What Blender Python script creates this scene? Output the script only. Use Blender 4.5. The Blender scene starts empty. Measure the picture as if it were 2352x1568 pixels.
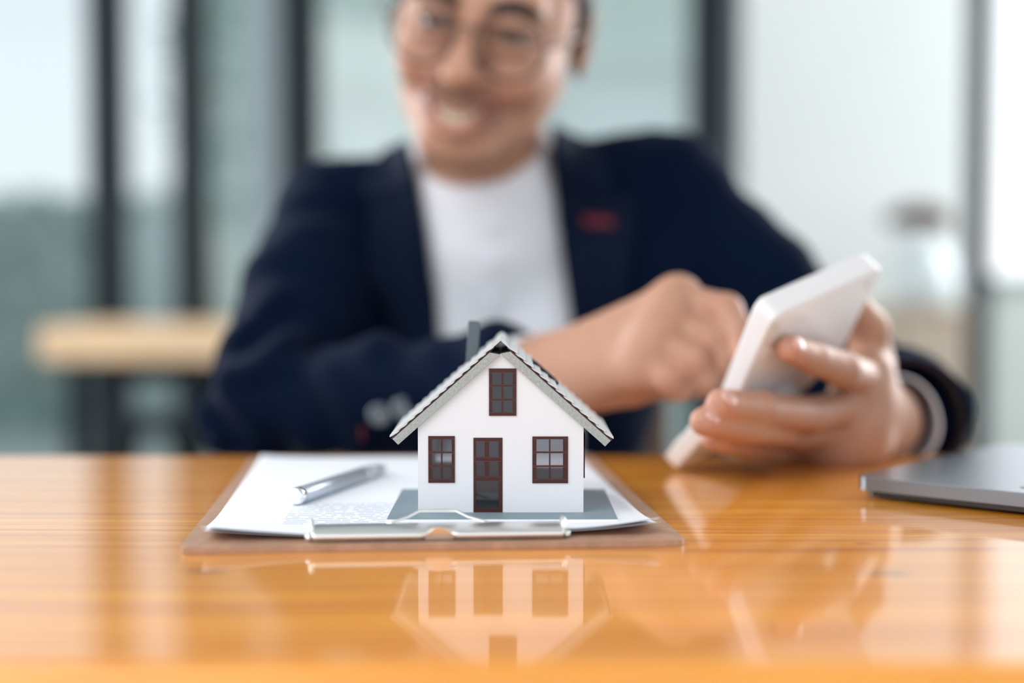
import bpy, bmesh, math, random
import numpy as np
from mathutils import Vector, Matrix, Euler

sc = bpy.context.scene
C = sc.collection
random.seed(4)
R = math.radians

# ------------------------------------------------------------------ camera
F_PX, CAMZ, HORIZON = 3267.0, 0.122, 640.0
PITCH = math.atan((784 - HORIZON) / F_PX)
cd = bpy.data.cameras.new('camera'); cam = bpy.data.objects.new('camera', cd); C.objects.link(cam)
cam.location = (0, 0, CAMZ); cam.rotation_euler = (math.pi / 2 - PITCH, 0, 0)
cd.lens = 50; cd.sensor_width = 36; cd.clip_start = 0.02; cd.clip_end = 200
cd.dof.use_dof = True; cd.dof.focus_distance = 0.70; cd.dof.aperture_fstop = 2.1
sc.camera = cam

# ------------------------------------------------------------------ world, lights, exposure
w = bpy.data.worlds.new('world'); sc.world = w; w.use_nodes = True
nt = w.node_tree; nt.nodes.clear()
wo = nt.nodes.new('ShaderNodeOutputWorld'); bg = nt.nodes.new('ShaderNodeBackground')
tc = nt.nodes.new('ShaderNodeTexCoord'); sx = nt.nodes.new('ShaderNodeSeparateXYZ'); rp = nt.nodes.new('ShaderNodeValToRGB')
rp.color_ramp.elements[0].position = 0.0; rp.color_ramp.elements[0].color = (0.95, 0.98, 1.0, 1)
rp.color_ramp.elements[1].position = 0.6; rp.color_ramp.elements[1].color = (0.84, 0.91, 0.98, 1)
nt.links.new(tc.outputs['Generated'], sx.inputs[0]); nt.links.new(sx.outputs['Z'], rp.inputs[0])
nt.links.new(rp.outputs[0], bg.inputs['Color']); bg.inputs['Strength'].default_value = 1.6
nt.links.new(bg.outputs[0], wo.inputs[0])

def area(name, loc, target, size, energy, col=(1, 1, 1)):
    l = bpy.data.lights.new(name, 'AREA'); l.shape = 'RECTANGLE'; l.size, l.size_y = size; l.energy = energy; l.color = col
    o = bpy.data.objects.new(name, l); C.objects.link(o); o.location = loc
    o.rotation_euler = (Vector(target) - Vector(loc)).to_track_quat('-Z', 'Y').to_euler()
    return o
area('window_light_left', (-3.2, 3.1, 1.1), (0, 1.1, 0.15), (2.2, 2.2), 140, (0.94, 0.97, 1))
area('window_light_right', (3.0, 3.6, 1.1), (0.1, 1.1, 0.15), (2.0, 2.2), 160, (0.96, 0.98, 1))
area('window_light_front', (-1.0, -0.25, 1.25), (0, 0.75, 0.02), (1.4, 1.2), 23, (1.0, 0.99, 0.98))  # fill lamp added above and left of the camera to brighten the foreground
sc.view_settings.view_transform = 'Standard'; sc.view_settings.look = 'None'
sc.view_settings.gamma = 1; sc.view_settings.use_curve_mapping = False
sc.view_settings.exposure = 0.05

def P(px, py, Y):
    """world point seen at a photo pixel, Y metres in front of the lens position"""
    c, s = math.cos(PITCH), math.sin(PITCH)
    a, b = (px - 1176) / F_PX, (784 - py) / F_PX
    d = Vector((a, c + b * s, -s + b * c))
    t = Y / d.y
    return Vector((0, 0, CAMZ)) + d * t

# ------------------------------------------------------------------ materials
def mat(name, col, rough=0.5, metal=0.0, noise=None, bump=None, spec=None, coat=0, coat_rough=0.05, sss=0, sheen=0, trans=0, ior=None, attr=None):
    m = bpy.data.materials.new(name); m.use_nodes = True
    n = m.node_tree; b = n.nodes['Principled BSDF']; L = n.links.new
    b.inputs['Base Color'].default_value = (*col, 1); b.inputs['Roughness'].default_value = rough; b.inputs['Metallic'].default_value = metal
    if spec is not None: b.inputs['Specular IOR Level'].default_value = spec
    if coat: b.inputs['Coat Weight'].default_value = coat; b.inputs['Coat Roughness'].default_value = coat_rough
    if sss:
        b.inputs['Subsurface Weight'].default_value = sss; b.inputs['Subsurface Radius'].default_value = (1, .35, .2); b.inputs['Subsurface Scale'].default_value = 0.006
    if sheen:
        b.inputs['Sheen Weight'].default_value = sheen; b.inputs['Sheen Roughness'].default_value = 0.4; b.inputs['Sheen Tint'].default_value = (.35, .5, .9, 1)
    if trans: b.inputs['Transmission Weight'].default_value = trans
    if ior: b.inputs['IOR'].default_value = ior
    t = n.nodes.new('ShaderNodeTexCoord')
    if attr:
        a = n.nodes.new('ShaderNodeAttribute'); a.attribute_name = attr; L(a.outputs['Color'], b.inputs['Base Color'])
    if noise:   # (scale, dark factor, (sx,sy,sz))
        mp = n.nodes.new('ShaderNodeMapping'); mp.inputs['Scale'].default_value = noise[2] if len(noise) > 2 else (1, 1, 1)
        nz = n.nodes.new('ShaderNodeTexNoise'); nz.inputs['Scale'].default_value = noise[0]; nz.inputs['Detail'].default_value = 6
        L(t.outputs['Object'], mp.inputs[0]); L(mp.outputs[0], nz.inputs[0])
        cr = n.nodes.new('ShaderNodeValToRGB'); k = noise[1]
        cr.color_ramp.elements[0].position = .3; cr.color_ramp.elements[0].color = (k, k, k, 1); cr.color_ramp.elements[1].position = .7
        mx = n.nodes.new('ShaderNodeMix'); mx.data_type = 'RGBA'; mx.blend_type = 'MULTIPLY'; mx.inputs[0].default_value = 1
        mx.inputs[6].default_value = (*col, 1)
        if attr: L(a.outputs['Color'], mx.inputs[6])
        L(nz.outputs[0], cr.inputs[0]); L(cr.outputs[0], mx.inputs[7]); L(mx.outputs[2], b.inputs['Base Color'])
    if bump:    # (scale, strength, distance)
        nb = n.nodes.new('ShaderNodeTexNoise'); nb.inputs['Scale'].default_value = bump[0]; nb.inputs['Detail'].default_value = 4
        L(t.outputs['Object'], nb.inputs[0])
        bp = n.nodes.new('ShaderNodeBump'); bp.inputs['Strength'].default_value = bump[1]; bp.inputs['Distance'].default_value = bump[2]
        L(nb.outputs[0], bp.inputs['Height']); L(bp.outputs[0], b.inputs['Normal'])
    return m

def thin_glass(name, tint, fac=0.06, rough=0.02):
    m = bpy.data.materials.new(name); m.use_nodes = True; n = m.node_tree; n.nodes.clear(); L = n.links.new
    o = n.nodes.new('ShaderNodeOutputMaterial'); mx = n.nodes.new('ShaderNodeMixShader')
    tr = n.nodes.new('ShaderNodeBsdfTransparent'); tr.inputs[0].default_value = (*tint, 1)
    gl = n.nodes.new('ShaderNodeBsdfGlossy'); gl.inputs['Roughness'].default_value = rough
    fr = n.nodes.new('ShaderNodeFresnel'); fr.inputs[0].default_value = 1.45
    L(fr.outputs[0], mx.inputs[0]); L(tr.outputs[0], mx.inputs[1]); L(gl.outputs[0], mx.inputs[2]); L(mx.outputs[0], o.inputs[0])
    return m

M = {}
M['wall_paint'] = mat('wall_paint', (.56, .585, .58), .7, noise=(1.5, .94))
M['exterior_wall'] = mat('exterior_wall', (.74, .83, .77), .8, noise=(.8, .9))
M['exterior_pale'] = mat('exterior_pale', (.85, .9, .88), .8)
M['exterior_pale2'] = mat('exterior_render', (.62, .70, .69), .8, noise=(2, .9))
M['dark_frame'] = mat('dark_frame', (.007, .012, .016), .5, spec=.2)
M['grey_post'] = mat('grey_post', (.20, .25, .27), .6)
M['panel'] = mat('sill_panel', (.42, .47, .44), .6, noise=(4, .9))
M['floor'] = mat('floor_concrete', (.22, .24, .24), .4, noise=(3, .8))
M['ground'] = mat('ground', (.40, .45, .42), .9, noise=(2, .8))
M['leaf'] = mat('leaf', (.42, .57, .53), .7, noise=(9, .7))
M['window_glass'] = thin_glass('window_glass', (.735, .77, .775))
M['dark_glass'] = thin_glass('dark_glass', (.80, .80, .83), rough=.04)
n_ = M['dark_glass'].node_tree; df = n_.nodes.new('ShaderNodeBsdfDiffuse'); df.inputs[0].default_value = (.045, .055, .075, 1)
m2 = n_.nodes.new('ShaderNodeMixShader'); m2.inputs[0].default_value = .22
n_.links.new(n_.nodes['Transparent BSDF'].outputs[0], m2.inputs[1]); n_.links.new(df.outputs[0], m2.inputs[2]); n_.links.new(m2.outputs[0], n_.nodes['Mix Shader'].inputs[1])
M['vase_glass'] = mat('vase_glass', (.50, .56, .58), .15, noise=(20, .9))
M['cabinet_wood'] = mat('cabinet_wood', (.44, .36, .28), .6, noise=(6, .8, (1, 1, 12)))
M['dried'] = mat('dried_flower', (.07, .035, .02), .9, noise=(60, .5))
M['dried_tan'] = mat('dried_tan', (.30, .17, .07), .9)
M['pale_wood'] = mat('pale_wood', (.88, .60, .36), .35, noise=(5, .8, (1, 8, 8)))
M['board'] = mat('hardboard', (.45, .26, .17), .5, noise=(160, .75), bump=(900, .15, .0004))
M['board_edge'] = M['board']
M['steel'] = mat('chromed_steel', (.86, .86, .85), .32, 1.0)
M['pen_metal'] = mat('pen_metal', (.52, .58, .66), .36, .8)
M['pen_chrome'] = mat('pen_chrome', (.85, .87, .9), .1, 1.0)
M['house_wall'] = mat('white_card', (.65, .66, .70), .45, bump=(700, .06, .0004))
M['white_edge'] = mat('white_foam', (.82, .82, .90), .7)
M['plate_grey'] = mat('base_grey', (.195, .262, .30), .55, bump=(1500, .1, .0003))
M['chimney'] = mat('chimney_grey', (.075, .10, .115), .6, bump=(1500, .1, .0003))
M['fascia'] = mat('grey_chipboard', (.36, .39, .38), .8, noise=(900, .72), bump=(1400, .5, .0004))
M['tile'] = mat('roof_tile_pale', (.50, .51, .52), .45)
M['under'] = mat('maroon_card', (.05, .008, .012), .6)
M['brown'] = mat('brown_plastic', (.045, .0095, .0085), .4, spec=.3, noise=(500, .85))
M['brown_line'] = mat('brown_light', (.14, .045, .04), .4)
M['room_grey'] = mat('inner_grey', (.10, .105, .115), .7)
M['laptop'] = mat('laptop_grey', (.22, .245, .28), .24, .85)
M['laptop_dark'] = mat('laptop_dark', (.02, .02, .022), .25)
M['calc'] = mat('calculator_white', (.83, .81, .81), .28, coat=.3, coat_rough=.1)
M['calc'].node_tree.nodes['Principled BSDF'].inputs['Base Color'].default_value = (.70, .68, .69, 1)
M['calc_back'] = mat('calculator_back', (.72, .68, .70), .38)
M['key_white'] = mat('key_white', (.80, .80, .82), .4)
M['key_grey'] = mat('key_grey', (.20, .21, .23), .4)
M['lcd'] = mat('lcd', (.22, .27, .22), .15)
M['navy'] = mat('navy_cloth', (.0007, .0052, .0215), .85, spec=.07, sheen=.02, noise=(260, .75), bump=(1500, .12, .0006))
M['navy_lapel'] = mat('navy_lapel', (.0008, .0054, .0215), .8, spec=.12, sheen=.03, noise=(260, .8))
M['maroon_cloth'] = mat('maroon_check', (.030, .004, .008), .8, noise=(40, .1))
M['red_thread'] = mat('red_thread', (.10, .003, .016), .7)
M['shirt'] = mat('white_shirt', (.74, .76, .82), .8, bump=(60, .15, .006))
M['trouser'] = mat('charcoal_cloth', (.02, .022, .028), .9)
M['shoe'] = mat('black_leather', (.012, .011, .01), .35)
M['button'] = mat('button_dark', (.045, .06, .085), .15, coat=1)
M['skin'] = mat('skin', (.45, .26, .18), .52, spec=.35, sss=.18, attr='skin_tone', noise=(90, .93), bump=(420, .08, .001))
M['nail'] = mat('nail', (.60, .33, .28), .35, coat=.15)
M['hair'] = mat('hair_black', (.012, .011, .011), .45, bump=(300, .6, .003))
M['brow'] = mat('brow_hair', (.035, .022, .018), .8)
M['eye_white'] = mat('eye_white', (.17, .15, .14), .25)
M['iris'] = mat('iris_dark', (.012, .008, .006), .1)
M['tooth'] = mat('tooth', (.62, .52, .40), .25)
M['gum'] = mat('mouth_inside', (.09, .02, .02), .5)
M['glasses'] = mat('glasses_metal', (.10, .07, .055), .3, .7)
M['lens'] = thin_glass('lens_glass', (.97, .97, .97), rough=.01); M['lens'].node_tree.nodes['Fresnel'].inputs[0].default_value = 1.22
M['chair'] = mat('chair_wood', (.16, .09, .05), .5)

def wood_mat():
    m = bpy.data.materials.new('varnished_pine'); m.use_nodes = True
    n = m.node_tree; b = n.nodes['Principled BSDF']; L = n.links.new; N = n.nodes.new
    t = N('ShaderNodeTexCoord'); oi = N('ShaderNodeObjectInfo')
    off = N('ShaderNodeVectorMath'); off.operation = 'SCALE'; off.inputs[0].default_value = (3.1, 7.7, 5.3)
    L(oi.outputs['Random'], off.inputs['Scale'])
    ad = N('ShaderNodeVectorMath'); ad.operation = 'ADD'; L(t.outputs['Object'], ad.inputs[0]); L(off.outputs[0], ad.inputs[1])
    # bend the grain gently
    w1 = N('ShaderNodeTexNoise'); w1.inputs['Scale'].default_value = 3.5; w1.inputs['Detail'].default_value = 1
    L(ad.outputs[0], w1.inputs[0])
    w2 = N('ShaderNodeVectorMath'); w2.operation = 'SCALE'; w2.inputs['Scale'].default_value = .05
    cs = N('ShaderNodeVectorMath'); cs.operation = 'MULTIPLY'; cs.inputs[1].default_value = (0, 1, 1)
    L(w1.outputs['Color'], cs.inputs[0]); L(cs.outputs[0], w2.inputs[0])
    a2 = N('ShaderNodeVectorMath'); a2.operation = 'ADD'; L(ad.outputs[0], a2.inputs[0]); L(w2.outputs[0], a2.inputs[1])
    def grain(sc_, det, scale):
        mp = N('ShaderNodeMapping'); mp.inputs['Scale'].default_value = scale; L(a2.outputs[0], mp.inputs[0])
        z = N('ShaderNodeTexNoise'); z.inputs['Scale'].default_value = sc_; z.inputs['Detail'].default_value = det; L(mp.outputs[0], z.inputs[0])
        return z.outputs[0]
    g1 = grain(1, 5, (2.2, 150, 1)); g2 = grain(1, 3, (1.3, 22, 1)); g3 = grain(1, 5, (30, 700, 1))
    r1 = N('ShaderNodeValToRGB'); e = r1.color_ramp.elements
    e[0].position = .28; e[0].color = (.54, .160, .012, 1); e[1].position = .72; e[1].color = (.94, .42, .048, 1)
    x = e.new(.5); x.color = (.82, .315, .028, 1)
    L(g1, r1.inputs[0])
    r2 = N('ShaderNodeValToRGB'); e = r2.color_ramp.elements
    e[0].position = .3; e[0].color = (.62, .50, .36, 1); e[1].position = .62; e[1].color = (1, 1, 1, 1); L(g2, r2.inputs[0])
    mx = N('ShaderNodeMix'); mx.data_type = 'RGBA'; mx.blend_type = 'MULTIPLY'; mx.inputs[0].default_value = .34
    L(r1.outputs[0], mx.inputs[6]); L(r2.outputs[0], mx.inputs[7])
    r3 = N('ShaderNodeValToRGB'); e = r3.color_ramp.elements
    e[0].position = .35; e[0].color = (.8, .74, .66, 1); e[1].position = .5; e[1].color = (1, 1, 1, 1); L(g3, r3.inputs[0])
    m3 = N('ShaderNodeMix'); m3.data_type = 'RGBA'; m3.blend_type = 'MULTIPLY'; m3.inputs[0].default_value = .6
    L(mx.outputs[2], m3.inputs[6]); L(r3.outputs[0], m3.inputs[7])
    last = m3.outputs[2]
    # knots of the pine, at their places on the table
    for (kx, ky, kr) in ((-.128, .590, .006), (.155, .585, .0075), (.162, .652, .0028), (.062, .667, .0022)):
        sb = N('ShaderNodeVectorMath'); sb.operation = 'SUBTRACT'; sb.inputs[1].default_value = (kx, ky, 0)
        gp = N('ShaderNodeNewGeometry'); L(gp.outputs['Position'], sb.inputs[0])
        ml = N('ShaderNodeVectorMath'); ml.operation = 'MULTIPLY'; ml.inputs[1].default_value = (.5, 1, 1); L(sb.outputs[0], ml.inputs[0])
        ln = N('ShaderNodeVectorMath'); ln.operation = 'LENGTH'; L(ml.outputs[0], ln.inputs[0])
        mr = N('ShaderNodeMapRange'); mr.inputs[1].default_value = kr * .3; mr.inputs[2].default_value = kr; mr.inputs[3].default_value = .75; mr.inputs[4].default_value = 0
        L(ln.outputs['Value'], mr.inputs[0])
        mk = N('ShaderNodeMix'); mk.data_type = 'RGBA'; mk.inputs[7].default_value = (.16, .055, .02, 1)
        L(mr.outputs[0], mk.inputs[0]); L(last, mk.inputs[6]); last = mk.outputs[2]
    L(last, b.inputs['Base Color'])
    b.inputs['Roughness'].default_value = .35
    b.inputs['Coat Weight'].default_value = .85; b.inputs['Coat Roughness'].default_value = .05; b.inputs['Coat IOR'].default_value = 1.5
    bp = N('ShaderNodeBump'); bp.inputs['Strength'].default_value = .35; bp.inputs['Distance'].default_value = .0004; L(g1, bp.inputs['Height'])
    L(bp.outputs[0], b.inputs['Normal'])
    b2 = N('ShaderNodeBump'); b2.inputs['Strength'].default_value = .07; b2.inputs['Distance'].default_value = .0003; L(g1, b2.inputs['Height'])
    L(b2.outputs[0], b.inputs['Coat Normal'])
    return m
M['wood'] = wood_mat()

def paper_mat(name, printed):
    m = bpy.data.materials.new(name); m.use_nodes = True
    n = m.node_tree; b = n.nodes['Principled BSDF']; L = n.links.new; N = n.nodes.new
    b.inputs['Base Color'].default_value = (.82, .84, .90, 1); b.inputs['Roughness'].default_value = .6
    if printed:
        uv = N('ShaderNodeUVMap'); uv.uv_map = 'UVMap'; s = N('ShaderNodeSeparateXYZ'); L(uv.outputs[0], s.inputs[0])
        def math_(op, a, bb=None):
            q = N('ShaderNodeMath'); q.operation = op
            for i, v in enumerate((a, bb)):
                if v is None: continue
                if isinstance(v, (int, float)): q.inputs[i].default_value = v
                else: L(v, q.inputs[i])
            return q.outputs[0]
        # uv in metres on the sheet: v measured from the clip edge; lines 5 mm apart
        v5 = math_('DIVIDE', s.outputs['Y'], .0052)
        line = math_('LESS_THAN', math_('FRACT', v5), .36)
        cmb = N('ShaderNodeCombineXYZ'); L(math_('MULTIPLY', s.outputs['X'], 300), cmb.inputs[0]); L(math_('MULTIPLY', math_('FLOOR', v5), 7.31), cmb.inputs[1])
        nz = N('ShaderNodeTexNoise'); nz.inputs['Scale'].default_value = 1; nz.inputs['Detail'].default_value = 2; L(cmb.outputs[0], nz.inputs[0])
        words = math_('GREATER_THAN', nz.outputs[0], .45)
        inx = math_('MULTIPLY', math_('GREATER_THAN', s.outputs['X'], .034), math_('LESS_THAN', s.outputs['X'], .176))
        iny = math_('MULTIPLY', math_('GREATER_THAN', s.outputs['Y'], .034), math_('LESS_THAN', s.outputs['Y'], .10))
        c2 = N('ShaderNodeCombineXYZ'); L(math_('FLOOR', v5), c2.inputs[0])
        k = math_('MULTIPLY', math_('MULTIPLY', line, words), math_('MULTIPLY', inx, iny))
        mx = N('ShaderNodeMix'); mx.data_type = 'RGBA'; mx.inputs[6].default_value = (.82, .84, .90, 1); mx.inputs[7].default_value = (.45, .52, .66, 1)
        L(k, mx.inputs[0]); L(mx.outputs[2], b.inputs['Base Color'])
    return m
M['paper_print'] = paper_mat('printed_paper', True); M['paper'] = paper_mat('plain_paper', False)

# ------------------------------------------------------------------ mesh helpers
def link(name, me, material=None, parent=None, smooth=False):
    o = bpy.data.objects.new(name, me); C.objects.link(o)
    if material is not None and not me.materials: me.materials.append(material)
    if parent is not None: o.parent = parent
    if smooth:
        me.polygons.foreach_set('use_smooth', [True] * len(me.polygons))
    return o
def bm_obj(name, bm, material, parent=None, smooth=False, bevel=0, seg=2):
    me = bpy.data.meshes.new(name)
    bmesh.ops.recalc_face_normals(bm, faces=bm.faces); bm.to_mesh(me); bm.free()
    o = link(name, me, material, parent, smooth)
    if bevel:
        b = o.modifiers.new('bevel', 'BEVEL'); b.width = bevel; b.segments = seg; b.limit_method = 'ANGLE'; b.angle_limit = R(40)
        me.polygons.foreach_set('use_smooth', [True] * len(me.polygons))
        wn = o.modifiers.new('wn', 'WEIGHTED_NORMAL'); wn.keep_sharp = True
    return o
def empty(name, loc, rz=0, parent=None):
    o = bpy.data.objects.new(name, None); C.objects.link(o); o.location = loc; o.rotation_euler = (0, 0, rz)
    o.empty_display_size = .01
    if parent: o.parent = parent
    return o
def tag(o, label=None, cat=None, group=None, kind=None):
    if label: o['label'] = label
    if cat: o['category'] = cat
    if group: o['group'] = group
    if kind: o['kind'] = kind
    return o
def add_box(bm, lo, hi, m4=None):
    x0, y0, z0 = lo; x1, y1, z1 = hi
    vs = [bm.verts.new(p) for p in ((x0,y0,z0),(x1,y0,z0),(x1,y1,z0),(x0,y1,z0),(x0,y0,z1),(x1,y0,z1),(x1,y1,z1),(x0,y1,z1))]
    for f in ((0,3,2,1),(4,5,6,7),(0,1,5,4),(1,2,6,5),(2,3,7,6),(3,0,4,7)): bm.faces.new([vs[i] for i in f])
    if m4: bmesh.ops.transform(bm, matrix=m4, verts=vs)
    return vs
def box(name, lo, hi, material, parent=None, bevel=0, m4=None):
    bm = bmesh.new(); add_box(bm, lo, hi, m4)
    return bm_obj(name, bm, material, parent, bevel=bevel)
def tube_bm(bm, pts, rad, n=8, closed=False, flat=1.0, up=None):
    pts = [Vector(p) for p in pts]; rings = []
    N_ = len(pts)
    prev = None
    for i, p in enumerate(pts):
        if closed: t = (pts[(i + 1) % N_] - pts[i - 1]).normalized()
        else: t = (pts[min(i + 1, N_ - 1)] - pts[max(i - 1, 0)]).normalized()
        u = Vector(up) if up else (prev if prev else (Vector((0, 0, 1)) if abs(t.z) < .9 else Vector((1, 0, 0))))
        a = (u - t * u.dot(t)).normalized(); b = t.cross(a); prev = a
        r = rad[i] if isinstance(rad, (list, tuple)) else rad
        rings.append([bm.verts.new(p + a * (math.cos(k * 2 * math.pi / n) * r * flat) + b * (math.sin(k * 2 * math.pi / n) * r)) for k in range(n)])
    for i in range(N_ if closed else N_ - 1):
        A, B = rings[i], rings[(i + 1) % N_]
        for k in range(n): bm.faces.new((A[k], A[(k + 1) % n], B[(k + 1) % n], B[k]))
    if not closed:
        bm.faces.new(rings[0][::-1]); bm.faces.new(rings[-1])
def lathe_bm(bm, prof, n=32, m4=None):
    """prof: (radius, height) pairs along local z"""
    rings = []
    for r, z in prof:
        if r < 1e-7: rings.append([bm.verts.new((0, 0, z))])
        else: rings.append([bm.verts.new((r * math.cos(2 * math.pi * k / n), r * math.sin(2 * math.pi * k / n), z)) for k in range(n)])
    for A, B in zip(rings, rings[1:]):
        for k in range(n):
            a0, a1 = A[k % len(A)], A[(k + 1) % len(A)]; b0, b1 = B[k % len(B)], B[(k + 1) % len(B)]
            q = []
            for v in (a0, a1, b1, b0):
                if v not in q: q.append(v)
            if len(q) > 2: bm.faces.new(q)
    if m4: bmesh.ops.transform(bm, matrix=m4, verts=[v for r_ in rings for v in r_])
def prism_bm(bm, outer, holes, t, plane='xz', y0=0.0):
    """flat shape with holes, extruded by t; outlines in the named plane"""
    cu = bpy.data.curves.new('tmp', 'CURVE'); cu.dimensions = '2D'; cu.fill_mode = 'BOTH'; cu.extrude = t / 2
    for ring in [outer] + list(holes):
        sp = cu.splines.new('POLY'); sp.points.add(len(ring) - 1); sp.use_cyclic_u = True
        for q, (a, b) in zip(sp.points, ring): q.co = (a, b, 0, 1)
    ob = bpy.data.objects.new('tmp', cu); C.objects.link(ob)
    dg = bpy.context.evaluated_depsgraph_get()
    me = bpy.data.meshes.new_from_object(ob.evaluated_get(dg))
    b2 = bmesh.new(); b2.from_mesh(me)
    bpy.data.objects.remove(ob); bpy.data.curves.remove(cu)
    mt = Matrix.Rotation(R(90), 4, 'X') if plane == 'xz' else (Matrix(((0,0,1,0),(1,0,0,0),(0,1,0,0),(0,0,0,1))) if plane == 'yz' else Matrix())
    sh = {'xz': (0, y0 + t / 2, 0), 'yz': (y0 + t / 2, 0, 0), 'xy': (0, 0, y0 + t / 2)}[plane]
    b2.transform(Matrix.Translation(sh) @ mt)
    bmesh.ops.remove_doubles(b2, verts=b2.verts, dist=1e-6)
    b2.to_mesh(me); b2.free(); bm.from_mesh(me); bpy.data.meshes.remove(me)
def rect(x0, z0, x1, z1): return [(x0, z0), (x1, z0), (x1, z1), (x0, z1)]

# ------------------------------------------------------------------ signed distance sculpting
class S:
    """a sculpt: shapes blended in order; every shape is evaluated only near itself"""
    def __init__(s, m4=None):
        s.items = []; s.fin = None
        s.inv = None
        if m4 is not None:
            s.m = m4; i = m4.inverted(); s.inv = (np.array(i.to_3x3()), np.array(i.translation))
    def add(s, f, c, rad, k=.01, sub=False): s.items.append((f, np.array(c, float), rad, k, sub)); return s
    def cone(s, a, b, ra, rb, k=.01, sub=False):
        a = np.array(a, float); b = np.array(b, float); ba = b - a; l2 = ba @ ba; rr = ra - rb; a2 = max(l2 - rr * rr, 1e-12); il2 = 1 / max(l2, 1e-12)
        def f(p):
            pa = p - a; y = pa @ ba; z = y - l2
            x2 = ((pa * l2 - y[:, None] * ba) ** 2).sum(1); y2 = y * y * l2; z2 = z * z * l2
            kk = np.sign(rr) * rr * rr * x2
            r = (np.sqrt(x2 * a2 * il2) + y * rr) * il2 - ra
            m1 = np.sign(z) * a2 * z2 > kk; r = np.where(m1, np.sqrt(x2 + z2) * il2 - rb, r)
            m2 = (~m1) & (np.sign(y) * a2 * y2 < kk); r = np.where(m2, np.sqrt(x2 + y2) * il2 - ra, r)
            return r
        return s.add(f, (a + b) / 2, math.sqrt(l2) / 2 + max(ra, rb), k, sub)
    def chain(s, pts, rads, k=.01, sub=False):
        for i in range(len(pts) - 1): s.cone(pts[i], pts[i + 1], rads[i], rads[i + 1], k, sub)
        return s
    def ell(s, c, r, k=.01, sub=False, rot=None):
        c = np.array(c, float); r = np.array(r, float); Rm = np.array(Euler([R(q) for q in rot]).to_matrix().transposed()) if rot else None
        def f(p):
            q = p - c
            if Rm is not None: q = q @ Rm.T
            k0 = np.sqrt(((q / r) ** 2).sum(1)); k1 = np.sqrt(((q / (r * r)) ** 2).sum(1))
            return np.where(k1 < 1e-9, -r.min(), k0 * (k0 - 1) / np.maximum(k1, 1e-9))
        return s.add(f, c, r.max(), k, sub)
    def sph(s, c, r, k=.01, sub=False): return s.ell(c, (r, r, r), k, sub)
    def nest(s, o, k=.006, sub=False):
        cs = np.array([i[1] for i in o.items if not i[4]]); rs = np.array([i[2] for i in o.items if not i[4]])
        c = cs.mean(0); rad = (np.linalg.norm(cs - c, axis=1) + rs).max()
        if o.inv is not None: c = np.array(o.m @ Vector(c))
        return s.add(o, c, rad, k, sub)
    def __call__(s, p, margin=.02):
        if s.inv is not None: p = p @ s.inv[0].T + s.inv[1]
        d = np.full(len(p), .5)
        for f, c, rad, k, sub in s.items:
            q = p - c; lim = rad + k + margin + .012
            ix = np.nonzero((q * q).sum(1) < lim * lim)[0]
            if len(ix) == 0: continue
            v = f(p[ix], margin) if isinstance(f, S) else f(p[ix])
            a = d[ix]
            if sub: v = -v; h = np.maximum(k - np.abs(a - v), 0) / k; d[ix] = np.maximum(a, v) + h * h * k * .25
            else: h = np.maximum(k - np.abs(a - v), 0) / k; d[ix] = np.minimum(a, v) - h * h * k * .25
        if s.fin: d = s.fin(p, d)
        return d
    def bounds(s, pad=.012):
        lo = np.full(3, 9.); hi = -lo
        for f, c, rad, k, sub in s.items:
            if sub: continue
            lo = np.minimum(lo, c - rad); hi = np.maximum(hi, c + rad)
        return lo - pad, hi + pad

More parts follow.
